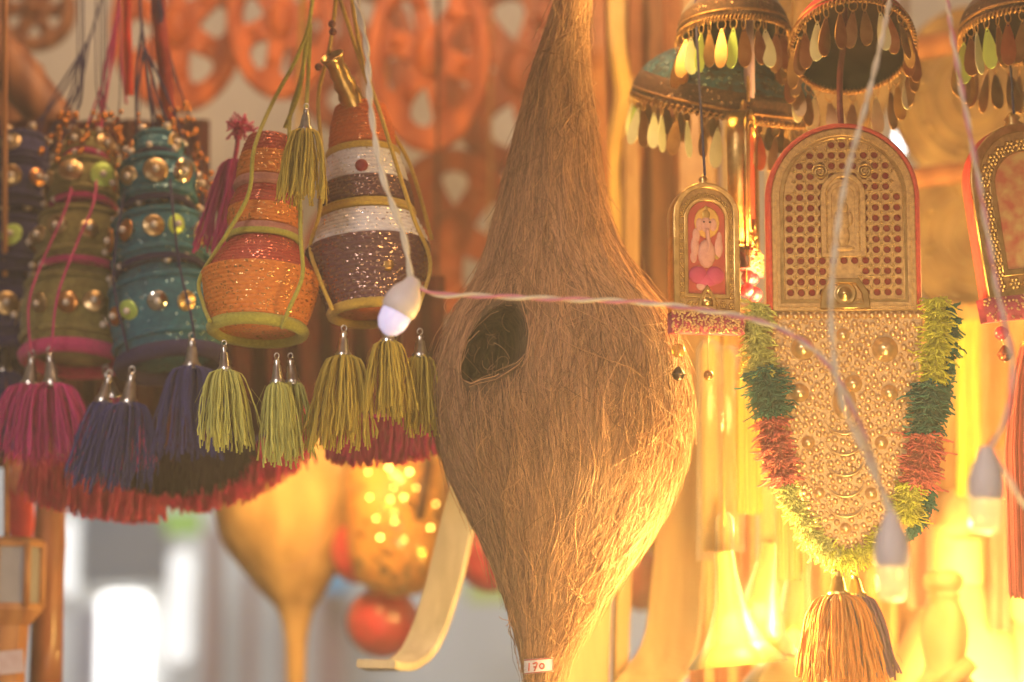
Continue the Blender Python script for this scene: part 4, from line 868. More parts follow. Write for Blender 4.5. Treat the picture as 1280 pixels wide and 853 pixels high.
# wool edging: tufts in colour blocks along the edge
def tufts(path, wpx, mat, n, name='wool_edging', Yo=0.0, thick=14):
    n = int(n * 3.0); wpx *= 1.15; pp = [(*q, 0) for q in path]; sm = np.array([tuple(q)[:2] for q in smooth_path(pp, 8)]); N2 = n; i = rng.uniform(0, len(sm) - 1.001, N2); k = i.astype(int); base = sm[k] + (sm[k + 1] - sm[k]) * (i - k)[:, None]
    tan = sm[k + 1] - sm[k]; tan /= np.linalg.norm(tan, axis=1, keepdims=True); nor = np.stack([tan[:, 1], -tan[:, 0]], 1)
    seg = 6; A = np.zeros((N2, seg, 3)); sd_ = rng.uniform(-1, 1, N2); el = rng.uniform(-.2, 1, N2) * math.pi / 2; L_ = wpx * (.45 + .75 * rng.random(N2)) * .5 * (1 + .25 * np.sin(i * 1.9))
    walk = np.zeros((N2, 2))
    for j in range(seg):
        walk = walk + rng.normal(0, 1.5, (N2, 2))
        f_ = j / (seg - 1); q = walk * f_ + base + nor * (sd_ * L_ * f_ * np.cos(el * .9))[:, None] + rng.normal(0, .9, (N2, 2)) * f_ + np.array([0, 4.0 * f_ ** 2])
        dz = np.abs(np.sin(el)) * L_ * .8 * math.sin(f_ * 2.2) + Yo
        for a in range(N2):
            x, y = px2l(q[a, 0], q[a, 1]); A[a, j] = tuple(MP @ Vector((x, y, dz[a] * u + .001)))
    return strands(name, A, 1.15 * u, mat, orn, np.clip(rng.normal(.4, .3, N2), 0, 1), sides=4)
tufts([(950, 380), (944, 410), (946, 440), (952, 468)], 40, Y_lime, 420)
tufts([(952, 462), (958, 490), (966, 520)], 48, Y_green, 380)
tufts([(962, 525), (968, 565), (978, 606)], 40, Y_coral, 520, thick=20)
tufts([(978, 606), (994, 645), (1016, 680), (1040, 696)], 30, Y_lime, 520)
tufts([(1030, 692), (1060, 697), (1088, 684), (1102, 664)], 28, Y_bright, 380)
tufts([(1168, 376), (1170, 410), (1166, 445), (1162, 478)], 38, Y_bright, 460)
tufts([(1184, 382), (1188, 420), (1180, 470), (1172, 520)], 22, Y_green, 300, Yo=-8)
tufts([(1160, 482), (1154, 512), (1150, 546)], 44, Y_green, 380)
tufts([(1152, 545), (1146, 580), (1140, 608)], 46, Y_coral, 520)
tufts([(1132, 606), (1130, 630), (1126, 650)], 36, Y_bright, 320)
tufts([(1158, 610), (1146, 645), (1128, 668)], 14, Y_green, 160, Yo=-6)
# bottom tassels
tassel(orn, 1047, 712, YP, 118, 108, Y_orange, gold, 34, 15, 150, (.02, 0), 3.2, flare=.42)
tassel(orn, 1068, 716, YP + .03, 84, 92, Y_purple, gold, 32, 13, 90, (.1, 0), 3.0, flare=.42)
# thin silk tassels at the left of the plaque
for (x0, y0, y1, wp, xt, lab) in ((935, 425, 640, 32, 940, 'long straight gold silk tassel left of the beaded shield'), (985, 585, 722, 30, 982, 'shorter orange silk tassel below left edge of the beaded shield')):
    Yq = .11; t = root('silk_tassel', lab, 'tassel', P(x0, y1, Yq), 'silk tassels beside the shield'); s = S(Yq)
    m = MB(); m.lathe([(3 * s, 0), (6 * s, -4 * s), (5 * s, -9 * s), (8 * s, -14 * s)], 12, Matrix.Translation(P(x0, y0, Yq))); cord(m, [P(x0, y0, Yq), P(x0 + 1, y0 - 60, Yq + .01), P(xt, 250, Yq), Vector((P(xt, 0, Yq).x, .04, ZR - .014))], .0008); m.build('knot', goldd, t)
    n = 260; A = np.zeros((n, 8, 3)); a = rng.uniform(0, 6.28, n); rr = np.sqrt(rng.random(n)); b0_ = P(x0, y0 + 12, Yq)
    for j in range(8):
        f_ = j / 7; ww = (7 + (wp / 2 - 7) * min(1, f_ * 3) ** .6) * s; A[:, j, 0] = b0_.x + np.cos(a) * rr * ww; A[:, j, 1] = b0_.y + np.sin(a) * rr * ww * .7; A[:, j, 2] = b0_.z - (y1 - y0 - 12) * s * f_ * (.97 + .05 * rng.random(n))
    strands('silk', A, .0005, Y_gold if wp > 31 else Y_orange, t)

# ================================================================== STRING LIGHTS (in front)
wirew = pm('white_wire', (0.70, 0.64, 0.52), (0.6, 0.52, 0.4), rough=.4, scale=80); wirep = pm('pink_wire', (0.62, 0.22, 0.30), (0.5, 0.18, 0.26), rough=.4, scale=80)
def twisted(t, pts, r=.0012, pitch=.045, mats_=None):
    path = smooth_path([P(*q) for q in pts], 26); ph = 0
    for k, mt in enumerate(mats_ or (wirew, wirep)):
        out = []; ph = 0; prev = path[0]
        for i, q in enumerate(path):
            ph += (q - prev).length / pitch * 2 * math.pi; prev = q; tdir = (path[min(i + 1, len(path) - 1)] - path[max(i - 1, 0)]).normalized(); a = tdir.cross(Vector((0, 1, 0))).normalized(); b = Vector((0, 1, 0))
            out.append(q + (a * math.cos(ph + k * math.pi) + b * math.sin(ph + k * math.pi)) * r * .95)
        m = MB(); m.tube(out, r, 7); m.build('wire', mt, t)
def led(t, top, tip, Y, r1, lit=False):
    """socket with moulded cap and a bulb end."""
    s = S(Y); a = P(*top, Y); b = P(*tip, Y); L_ = (b - a).length; M = Matrix.Translation(a) @ frame(b - a); r = r1 * s
    cap = pm('bulb_socket', (0.66, 0.60, 0.60), (0.6, 0.54, 0.55), rough=.45, spec=.4, sss=.2)
    m = MB(); m.lathe([(r * .25, 0), (r * .42, L_ * .04), (r * .55, L_ * .14), (r * .85, L_ * .26), (r * 1.0, L_ * .42), (r * 1.0, L_ * .56), (r * .9, L_ * .6), (r * .86, L_ * .62)], 28, M); sk = m.build('socket', cap, t)
    if lit: gm = pm('bulb_glass_warm', (.95, .85, .6), (.95, .82, .55), rough=.15, emit=(1, .66, .18), estr=.35, trans=.5)
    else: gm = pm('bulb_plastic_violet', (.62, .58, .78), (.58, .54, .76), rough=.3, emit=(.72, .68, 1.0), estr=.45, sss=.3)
    pr = [(r * .86, L_ * .60), (r * .95, L_ * .66), (r * .92, L_ * .8), (r * .8, L_ * .97), (r * .3, L_ * 1.0)] if lit else [(r * .84, L_ * .60), (r * .86, L_ * .68), (r * .8, L_ * .82), (r * .55, L_ * .94), (r * .15, L_ * 1.0), (.0002, L_ * 1.0)]
    m = MB(); m.lathe(pr, 28, M); m.build('bulb', gm, t)
YC = -.26
sl = root('string_light', 'twisted pink and white light string crossing the nest, with white bulbs', 'string light', P(500, 415, YC))
twisted(sl, [(436, -95, -.1), (446, 0, -.2), (458, 60, -.22), (464, 140, -.25), (478, 220, YC), (503, 290, YC), (514, 350, YC)], mats_=(wirew, wirew))
twisted(sl, [(518, 356, YC), (545, 368, YC), (600, 370, YC), (700, 374, YC), (800, 378, YC), (880, 388, -.28), (950, 402, -.31), (1005, 428, -.34), (1045, 470, -.37), (1080, 545, -.40), (1112, 642, -.42)], r=.00105)
twisted(sl, [(1122, -95, -.1), (1112, 0, -.3), (1088, 110, -.36), (1056, 230, -.40), (1041, 340, -.42), (1040, 420, -.42), (1052, 500, -.42), (1080, 565, -.42), (1116, 642, -.42)], mats_=(wirew, wirew), r=.00095)
led(sl, (519, 348), (482, 418), YC, 23); led(sl, (1113, 640), (1117, 752), -.42, 22, True)
sl2 = root('string_light', 'twisted pink and white light string at right hanging to a lit bulb', 'string light', P(1230, 665, -.42))
twisted(sl2, [(1175, -95, -.1), (1184, 0, -.3), (1200, 100, -.36), (1224, 230, -.38), (1248, 370, -.40), (1265, 450, -.42), (1258, 520, -.42), (1236, 562, -.42)], r=.00095)
twisted(sl2, [(1238, 562, -.42), (1262, 600, -.42), (1285, 635, -.42), (1330, 660, -.42)], mats_=(wirew, wirew), r=.00095)
led(sl2, (1233, 558), (1231, 667), -.42, 22, True)

# ================================================================== WOODEN STRIPS BEHIND THE NEST
def strip(label, Y, pts, wpx, tpx, mat, yaw=0.0, group='bent wooden strips behind the nest', hang=True):
    """flat wooden lath following pixel path pts (x,y[,Y]); wpx wide, tpx thick, rounded corners, real depth."""
    s = S(Y); path = smooth_path([P(q[0], q[1], q[2] if len(q) > 2 else Y) for q in pts], 10); m = MB(); vs = []; fs = []; n = len(path)
    wv = Vector((math.cos(yaw), math.sin(yaw), 0))
    ws = wpx if hasattr(wpx, '__len__') else (wpx, wpx)
    for i, q in enumerate(path):
        tdir = (path[min(i + 1, n - 1)] - path[max(i - 1, 0)]).normalized(); wd = (wv - tdir * wv.dot(tdir)).normalized(); nn = tdir.cross(wd)
        w_ = float(np.interp(i / (n - 1), np.linspace(0, 1, len(ws)), ws)) * s / 2; t_ = tpx * s / 2
        for (a, b) in ((-1, -.6), (-.92, -1), (.92, -1), (1, -.6), (1, .6), (.92, 1), (-.92, 1), (-1, .6)): vs.append(q + wd * w_ * a + nn * t_ * b)
    for i in range(n - 1):
        for k in range(8): fs.append((i * 8 + k, i * 8 + (k + 1) % 8, i * 8 + 8 + (k + 1) % 8, i * 8 + 8 + k))
    fs.append(tuple(range(8))[::-1]); fs.append(tuple(range((n - 1) * 8, n * 8))); m.add(vs, fs)
    return tag(m.build('wooden_strip', mat, None, path[-1], smooth=False), label, 'wooden strip', group)
strip('weathered pale strip with upturned hooked end, left of the nest tail', .26, [(718, -95, .45), (700, 100), (684, 250), (640, 430), (600, 560), (574, 650), (552, 740), (528, 806, .25), (505, 830, .22), (484, 834, .17), (470, 830, .13)], (36, 40, 44, 46, 48, 48, 46, 46), 10, greywood, -.45)
strip('wide pale strip just right of the nest tail', .30, [(728, -95, .5), (716, 300), (738, 560), (734, 740), (728, 905)], (50, 56, 60, 62), 12, palewood, .15)
strip('thin pale stick right of the nest tail', .34, [(786, -95, .5), (788, 300), (782, 560), (778, 740), (776, 790), (774, 905)], (20, 20, 20, 17), 14, palewood, .4)
strip('broad tan strip curving away below the elephant amulet', .32, [(868, -95, .5), (872, 250), (862, 480), (852, 640), (846, 740), (835, 815), (800, 862, .3), (770, 880, .27)], (40, 50, 62, 66, 70, 70), 12, palewood, -.2)
strip('bright wavy stick right of the nest neck', .38, [(772, -95, .52), (770, 40), (778, 120), (764, 210), (772, 330), (768, 480)], (20, 21, 20, 20), 12, litwood, .7)
strip('slim brown stick between the nest neck and the teal parasol', .42, [(796, -95, .52), (792, 60), (798, 160), (788, 260), (792, 420)], (18, 17, 18), 12, rustwood, .3)
strip('dark brown stick behind the left edge of the teal parasol', .46, [(820, -95, .54), (822, 80), (826, 240), (822, 500)], (26, 28, 26), 14, brownwood, .2)
strip('orange stick with bright edge behind the velvet parasol', .40, [(838, -95, .52), (842, 60), (854, 200), (858, 420)], (24, 26, 24), 13, rustwood, .5)
strip('pale stick directly behind the teal parasol sequins', .44, [(878, -95, .54), (880, 120), (884, 260), (890, 460)], (16, 18, 18), 12, litwood, .6)
strip('narrow brown stick hugging the nest neck', .36, [(744, -95, .52), (746, 40), (748, 130), (752, 240), (756, 360)], (18, 20, 20), 12, rustwood, .1)

# ================================================================== CARVED DISCS ON THE BACK WALL
def carved_disc(label, px, py, Y, rx, ry, petals, mat, yaw=0, hub=.16, name='carved_disc', group='carved wooden discs on the wall', rot=0.0):
    s = S(Y); c = P(px, py, Y); r = ry * s; ax = rx / ry; M = facing(c, yaw)
    t = root(name, label, 'carved disc', c, group)
    outer = [(x * ax, y) for x, y in ell(0, 0, r, r, 48)]; holes = []
    for k in range(petals):
        a0 = 2 * math.pi * k / petals + rot
        tri = [(r * .29, 0), (r * .48, r * .15), (r * .66, r * .25), (r * .78, r * .17), (r * .80, -r * .02), (r * .74, -r * .18), (r * .60, -r * .22), (r * .44, -r * .13)]
        holes.append([((x * math.cos(a0) - y * math.sin(a0)) * ax, x * math.sin(a0) + y * math.cos(a0)) for x, y in tri])
    finish(plate([outer] + holes, .018, .002, M, 1), 'board', mat, t, None, False)
    finish(plate([[(x * ax, y) for x, y in ell(0, 0, r * .99, r * .99, 48)], [(x * ax, y) for x, y in ell(0, 0, r * .84, r * .84, 48)]], .012, .003, M @ Matrix.Translation((0, 0, .012)), 1), 'raised_rim', mat, t, None, False)
    m = MB(); m.lathe([(r * .24, 0), (r * .25, .006), (r * .2, .012), (r * .1, .016), (r * .02, .017)], 28, M @ Matrix.Translation((0, 0, .008)) @ Matrix.Diagonal((ax, 1, 1, 1))); m.build('hub', mat, t)
    for k in range(petals):
        a = 2 * math.pi * (k + .5) / petals + rot; m = MB(); m.lathe([(r * .075, 0), (r * .07, .004), (r * .03, .008), (.0003, .009)], 14, M @ Matrix.Translation((r * .56 * math.cos(a) * ax, r * .56 * math.sin(a), .008))); m.build('stud', mat, t)
    return t
carved_disc('orange carved disc with cutouts, right behind the white pot stack cords', 537, 70, 0.82, 76, 122, 6, orangewood, rot=.3)
carved_disc('orange carved disc behind the lime cords', 352, 28, 0.86, 66, 98, 6, orangewood, rot=.8)
carved_disc('orange carved disc behind the red ribbons at upper left', 222, 36, 0.92, 82, 108, 6, orangewood, rot=.1)
carved_disc('dark carved disc with orange rim in the top left corner', 44, 12, 0.90, 50, 52, 6, brownwood, rot=.5)
carved_disc('red-brown carved disc partly hidden by the nest, upper middle', 652, 92, 1.00, 100, 128, 5, brownwood if False else pm('red_wood', (0.40, 0.10, 0.03), (0.26, 0.06, 0.02), scale=9, mix='wood', rough=.5), rot=.55)
carved_disc('lower orange carved disc left of the nest body', 566, 292, 0.98, 84, 104, 5, MATS['red_wood'], rot=.25)
carved_disc('dark carved disc between the two upper orange discs', 440, 70, 1.15, 80, 100, 6, MATS['red_wood'], rot=.2)
carved_disc('orange carved disc low behind the yellow tassels', 470, 330, 1.10, 90, 100, 6, orangewood, rot=.6)
# slanted dark bar and board upper left
m = MB(); a = P(-30, 30, .5); b = P(78, 165, .5); m.tube([a, a.lerp(b, .3), a.lerp(b, .35), a.lerp(b, .9), b], [.021, .021, .025, .022, .018], 20); tag(m.build('wooden_bar', brownwood, None, a), 'dark brown turned wooden bar slanting down at upper left', 'wooden bar')
m = MB(); q0 = P(20, 190, .62); boxm(m, -.07, .045, -.012, .012, -.10, .09, Matrix.Translation(q0) @ Matrix.Rotation(R(-12), 4, 'Y')); mm = m.build('wooden_board', brownwood, None, q0, smooth=False); tag(mm, 'dark brown wooden board behind the navy pot stack', 'board')
md = mm.modifiers.new('bevel', 'BEVEL'); md.width = .008; md.segments = 3

# bottom left: post, wooden lantern
YB = .38; s = S(YB)
m = MB(); q = P(56, 900, YB); top = P(60, 560, YB); prof = [(21, 0), (20, 90), (19, 180), (20, 215), (18, 260), (22, 300), (20, 345)]
tag(m.lathe([(a * s, b * s) for a, b in prof], 28, Matrix.Translation(q)).build('turned_post', pm('varnished_wood', (0.34, 0.13, 0.055), (0.22, 0.08, 0.035), scale=12, mix='wood', rough=.35, coat=.3), None, q), 'brown turned wooden post below the red fringe at lower left', 'post')
YL = .30; s = S(YL); lan = root('wooden_lantern', 'hexagonal wooden lantern with grey panes cropped by left edge', 'lantern', P(12, 900, YL))
Mh = Matrix.Translation(P(12, 772, YL)) @ Matrix.Rotation(R(12), 4, 'Z')
vw = pm('honey_wood', (0.50, 0.24, 0.09), (0.36, 0.15, 0.055), scale=14, mix='wood', rough=.45)
m = MB(); m.lathe([(14, -135), (16, -60), (20, -8), (30, 0), (38, 10), (38, 16), (26, 18)] and [(a * s, b * s) for a, b in [(20, -135), (21, -60), (24, -10), (33, 0), (40, 9), (38, 17), (24, 19)]], 6, Mh); m.build('base', vw, lan, smooth=False)
for k in range(6):
    a = k * math.pi / 3; m = MB(); p0 = Vector((38 * s * math.cos(a), 38 * s * math.sin(a), 12 * s)); m.tube([Mh @ p0, Mh @ (p0 + Vector((0, 0, 78 * s)))], 5.0 * s, 6); m.build('post', vw, lan)
    a2 = a + math.pi / 3; v = [Vector((36 * s * math.cos(x), 36 * s * math.sin(x), z_)) for z_ in (16 * s, 88 * s) for x in (a, a2)]; v2 = [q_ * .97 if False else Vector((q_.x * .96, q_.y * .96, q_.z)) for q_ in v]
    m = MB(); m.add([Mh @ q_ for q_ in v + v2], [(0, 1, 3, 2), (4, 6, 7, 5), (0, 4, 5, 1), (2, 3, 7, 6)]); m.build('pane', pm('grey_pane', (0.36, 0.35, 0.37), (0.30, 0.29, 0.31), rough=.3), lan, smooth=False)
m = MB(); m.lathe([(a * s, b * s) for a, b in [(40, 86), (42, 92), (30, 98)]], 6, Mh); m.build('top_ring', vw, lan, smooth=False)
m = MB(); m.tube([P(8, 690, YL), P(8, 560, YL), P(6, 430, YL), P(6, -95, .1)], .0025, 8); m.build('hanger', vw, lan)
lab_ = MB(); pq = P(12, 828, YL - 25 * s); boxm(lab_, -17 * s, 17 * s, -.0006, .0006, -14 * s, 14 * s, Matrix.Translation(pq) @ Matrix.Rotation(R(-6), 4, 'Y')); lab_.build('sticker', pm('sticker', (0.6, 0.5, 0.52), (0.5, 0.36, 0.38), scale=120), lan, smooth=False)
rd = root('red_streamer', 'bright red cloth streamer hanging behind the wooden lantern', 'streamer', P(24, 690, .42)); 
m = MB(); m.tube(smooth_path([P(20, 560, .42), P(24, 600, .42), P(27, 640, .42), P(26, 690, .42)], 5), [.006, .010, .009, .007, .010, .012, .011, .012, .011, .012, .012, .012, .012, .011, .010, .006][:16], 10); m.build('cloth', pm('bright_red_cloth', (0.62, 0.05, 0.05), (0.45, 0.03, 0.03), scale=60, rough=.7), rd)
m = MB(); m.ball(P(24, 596, .40), 13 * S(.4), 14, 8, (1, 1, 1.7)); m.build('orange_bead', pm('orange_bead', (0.75, 0.26, 0.14), rough=.4), rd)

# ================================================================== BLURRED BACKGROUND ORNAMENTS
def blur_nest():
    Y = .95; s = S(Y); t = root('bird_nest', 'blurred golden orange bird nest hanging low behind the lime tassels', 'bird nest', P(368, 900, Y)); prof = [(362, 520, 30), (360, 560, 68), (358, 600, 88), (358, 640, 92), (360, 680, 80), (364, 715, 58), (367, 745, 36), (369, 765, 22), (370, 800, 14), (370, 850, 12), (370, 930, 9)]
    n = 48; m = MB(); rows = smooth_path([(a, b, c) for a, b, c in prof], 6); vs = []; fs = []
    for q in rows:
        c = P(q[0], q[1], Y); r = q[2] * s
        for k in range(n): a = 2 * math.pi * k / n; rr_ = r * (1 + .02 * math.sin(5 * a + q[1] * .05)); vs.append(c + Vector((rr_ * math.cos(a), rr_ * math.sin(a), 0)))
    for i in range(len(rows) - 1):
        for k in range(n): fs.append((i * n + k, (i + 1) * n + k, (i + 1) * n + (k + 1) % n, i * n + (k + 1) % n))
    m.add(vs, fs); m.build('body', pm('golden_fibre', (0.74, 0.46, 0.17), (0.50, 0.28, 0.09), scale=30, stretch=(2, 2, .4), rough=.8, bump=.6, bscale=120), t)
    m = MB(); m.tube(smooth_path([P(398, 655, Y - .14), P(392, 690, Y - .14), P(375, 706, Y - .13), P(350, 712, Y - .12)], 6), .0012, 5); m.build('loose_fibre', fib, t)
    m = MB(); m.lathe([(0.0003, 0), (16 * s, 4 * s), (18 * s, 12 * s), (14 * s, 20 * s), (0.0003, 22 * s)], 16, Matrix.Translation(P(370, 784, Y))); m.build('binding', pm('binding', (0.55, 0.3, .2)), t)
    m = MB(); cord(m, [P(362, 520, Y), P(370, 300, Y), P(380, -95, .6)], .003); m.build('cord', c_yel, t)
blur_nest()
Y = .85; s = S(Y); t = root('sequinned_hanging', 'blurred gold sequinned bowl-shaped hanging with glowing beads as sequin glints left of the nest', 'hanging ornament', P(495, 750, Y))
m = MB(); m.lathe([(a * s, b * s) for a, b in ((2, 0), (30, 6), (52, 24), (62, 60), (66, 110), (66, 175))], 40, Matrix.Translation(P(497, 748, Y)) @ Matrix.Diagonal((1, .8, 1, 1))); bd = m.build('body', pm('gold_sequin_cloth', (0.62, 0.30, 0.06), (0.5, 0.2, 0.04), scale=30, rough=.5, glitter=.15, gscale=160), t)
fl_ = mats_on(MB().ball((0, 0, 0), .0016, 8, 5).mesh('fl'), pm('glint_bead', (1, .8, .3), emit=(1, .62, .12), estr=26))  # glowing beads stand in for reflections off the sequins
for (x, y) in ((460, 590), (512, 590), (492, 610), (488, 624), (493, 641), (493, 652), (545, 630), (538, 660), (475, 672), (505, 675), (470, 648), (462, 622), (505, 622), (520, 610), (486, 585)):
    dxp = (x - 497) * s; piece('glint_bead', fl_, t, Matrix.Translation(P(x, y, Y - .8 * math.sqrt(max(1e-6, (66 * s) ** 2 - dxp ** 2)) - .004)) @ Matrix.Scale(random.uniform(.5, 1.1), 4))
m = MB(); m.tube([P(536, 575, Y - .07), P(524, 650, Y - .07)], .006, 8); m.tube([P(536, 575, Y - .07), P(545, 520, Y), P(548, -95, .6)], .002, 8); m.build('dark_strap', pm('dark_strap', (.08, .03, .02)), t)
m = MB(); m.lathe([(66.8 * s, 0), (68 * s, 8 * s), (68 * s, 22 * s), (66.8 * s, 26 * s)], 40, Matrix.Translation(P(497, 705, Y)) @ Matrix.Diagonal((1, .8, 1, 1)), cap=False); 
for (x, y, a, b, mt, lab, nm, ct) in ((478, 778, 44, 44, (0.78, 0.05, 0.07), 'blurred round red ornament below the gold sequinned hanging', 'round_ornament', 'ornament'), (612, 690, 42, 50, (0.75, 0.05, 0.10), 'blurred crimson round ornament behind the hooked strip', 'round_ornament', 'ornament'),
                            (447, 690, 34, 40, (0.7, 0.06, 0.07), 'blurred red round ornament beside the golden nest', 'round_ornament', 'ornament'), (802, 726, 30, 38, (0.60, 0.10, 0.05), 'blurred red-orange round ornament right of the nest tail', 'round_ornament', 'ornament'), (800, 668, 24, 30, (0.75, 0.42, 0.05), 'blurred yellow round ornament right of the nest body', 'round_ornament', 'ornament')):
    Yb = .90; s = S(Yb); c = P(x, y, Yb); t = root(nm, lab, ct, c, 'blurred round ornaments hanging behind'); m = MB()
    m.lathe([(math.sin(q) * a * s * (1 + .0), -math.cos(q) * b * s) for q in np.linspace(0.02, math.pi - .02, 14)], 24, Matrix.Translation(c), fn=lambda r_, z_, an, i: r_ * (1 + .05 * math.cos(8 * an))); m.build('body', pm('orn_%d' % x, mt, rough=.25, spec=.6, coat=.5), t)
    m = MB(); m.lathe([(a * .25 * s, 0), (a * .3 * s, b * .08 * s), (a * .12 * s, b * .14 * s)], 14, Matrix.Translation(c + Vector((0, 0, b * s * .98)))); cord(m, [c + Vector((0, 0, b * s)), c + Vector((0, 0, .3)), Vector((c.x, .9, ZR2))], .002); m.build('cap', goldd, t)

# right background: rods, tan carvings, brass bowl
for (y0, y1, r_, lab) in ((222, 204, 13, 'brown wooden rod behind the right parasols, lower of two'), (60, 34, 15, 'brown wooden rod behind the right parasols, upper of two')):
    m = MB(); m.tube([P(1080, y0 + 8, .5), P(1150, y0, .5), P(1290, y1, .5), P(1420, y1 - 14, .5)], r_ * S(.5), 18); tag(m.build('wooden_rod', rustwood, None, P(1080, y0, .5)), lab, 'wooden rod', 'rods behind the parasols')
def carved_plate(label, px, py, Y, rx, ry, rot):
    s = S(Y); c = P(px, py, Y); t = root('carved_plate', label, 'carved plate', c, 'tan carved plates at right'); M = facing(c, 0, rot)
    finish(plate([ell(0, 0, rx * s, ry * s, 40)], .02, .006, M, 2), 'board', tanwood, t, None, False)
    for k in range(3):
        m = MB(); sc_ = .8 - .24 * k; m.tube([M @ Vector((rx * s * sc_ * math.cos(a), ry * s * sc_ * math.sin(a), .011)) for a in np.linspace(0, 2 * math.pi, 50, endpoint=False)], 4.5 * s, 8, closed=True); m.build('carved_ridge', tanwood, t)
    for k in range(8):
        a = k * math.pi / 4; m = MB(); m.lathe([(9 * s, 0), (8 * s, .004), (.0004, .008)], 12, M @ Matrix.Translation((rx * s * .68 * math.cos(a), ry * s * .68 * math.sin(a), .01))); m.build('stud', tanwood, t)
carved_plate('tan carved oval plate between the right parasols and the lower rod', 1215, 120, .70, 95, 110, .2)
carved_plate('tan carved oval plate under the lower rod, right of the arched plaque', 1215, 300, .72, 88, 92, -.2)
carved_plate('tan carved oval plate at far right behind the dark parasol', 1330, 200, .78, 90, 120, .1)
carved_plate('orange-tan carved plate behind the red parasol', 1020, 70, .66, 100, 130, .1)
lamp_w = pm('white_lamp', (.9, .9, .9), emit=(.9, .97, 1), estr=6)
m = MB(); m.ball(P(1131, 172, 1.2), 13 * S(1.2), 18, 10, (1, 1, 1.4)); wl = root('white_lamp', 'small white lamp glowing behind the top right of the arched plaque', 'lamp', P(1131, 172, 1.2)); m.build('bulb', lamp_w, wl)
m = MB(); m.tube([P(1131, 158, 1.2), P(1131, -95, 1.1)], .004, 8); m.lathe([(.008, 0), (.012, .015), (.006, .03)], 12, Matrix.Translation(P(1131, 156, 1.2))); m.build('holder', brownwood, wl)

# back hangings at right: cloths (warm backdrop)
def cloth(label, Y, x0, x1, y0, y1, mat, folds, amp=.012, cat='cloth', name='hanging_cloth'):
    m = MB(); nu, nv = folds * 8, 16; vs = []; fs = []
    for j in range(nv + 1):
        for i in range(nu + 1):
            q = P(x0 + (x1 - x0) * i / nu, y0 + (y1 - y0) * j / nv, Y); a = i / nu * folds * 2 * math.pi; vs.append(q + Vector((0, amp * math.sin(a + .3 * math.sin(j * .4)) * (.4 + .6 * j / nv), 0)))
    n1 = len(vs); vs += [v + Vector((0, .002, 0)) for v in vs]
    for j in range(nv):
        for i in range(nu): a = j * (nu + 1) + i; b = a + 1; c = a + nu + 2; d = a + nu + 1; fs.append((a, d, c, b)); fs.append((a + n1, b + n1, c + n1, d + n1))
    m.add(vs, fs); return tag(m.build(name, mat, None, P(x0, y0, Y)), label, cat, 'cloths hanging behind the ornaments')
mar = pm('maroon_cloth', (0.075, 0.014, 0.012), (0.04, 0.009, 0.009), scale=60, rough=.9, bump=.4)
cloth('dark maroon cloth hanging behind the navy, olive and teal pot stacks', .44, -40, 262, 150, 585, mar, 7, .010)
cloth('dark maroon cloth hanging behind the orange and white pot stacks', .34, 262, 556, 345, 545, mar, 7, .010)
cl_or = pm('orange_cloth', (0.66, 0.30, 0.10), (0.55, 0.22, 0.07), scale=30, rough=.8); cl_ye = pm('yellow_cloth', (0.80, 0.55, 0.14), (0.72, 0.45, 0.1), scale=30, rough=.8); cl_ro = pm('rose_cloth', (0.66, 0.22, 0.14), (0.55, 0.16, 0.1), scale=30, rough=.8); cl_gr = pm('lime_cloth', (0.62, 0.60, 0.08), (.5, .45, .06), scale=30, rough=.8)
cloth('rust brown cloth hanging behind the wooden sticks, right of the nest neck', .58, 690, 900, -95, 620, pm('rust_cloth', (0.26, 0.085, 0.03), (0.18, 0.05, 0.02), scale=30, rough=.85), 6)
cloth('wide orange cloth hanging behind the beaded shield', .62, 860, 1120, 380, 950, cl_or, 9)
cloth('orange cloth hanging at far right behind the light strings', .66, 1110, 1420, 380, 950, pm('apricot_cloth', (0.72, 0.42, 0.16), (0.6, 0.32, 0.1), scale=30, rough=.8), 7)
cloth('rose red cloth strip hanging between the shield and the turned finial', .55, 1136, 1166, 470, 760, cl_ro, 1)
cloth('rose red cloth strip hanging left of the far right tassel', .57, 1236, 1262, 560, 790, MATS['rose_cloth'], 1)
cloth('lime green cloth strip hanging right of the wool edging', .52, 1196, 1226, 400, 620, cl_gr, 1)

# coral silk tassel on the right edge
t = root('silk_tassel', 'thick coral red silk tassel cropped by the right edge', 'tassel', P(1290, 745, -.01), 'silk tassels beside the shield'); s = S(-.01)
m = MB(); m.lathe([(8 * s, 20 * s), (16 * s, 8 * s), (18 * s, -6 * s), (22 * s, -14 * s)], 16, Matrix.Translation(P(1296, 420, -.01))); cord(m, [P(1296, 408, -.01), P(1300, 360, 0), P(1300, 100, .01), P(1300, -95, .02)], .001); m.build('knot', goldd, t)
n = 420; A = np.zeros((n, 8, 3)); a = rng.uniform(0, 6.28, n); rr = np.sqrt(rng.random(n)); b0_ = P(1296, 430, -.01)
for j in range(8):
    f_ = j / 7; ww = (20 + 24 * min(1, f_ * 2.5) ** .6) * s; A[:, j, 0] = b0_.x + np.cos(a) * rr * ww; A[:, j, 1] = b0_.y + np.sin(a) * rr * ww * .6; A[:, j, 2] = b0_.z - 312 * s * f_ * (.98 + .04 * rng.random(n))
strands('silk', A, .0006, Y_coral, t)

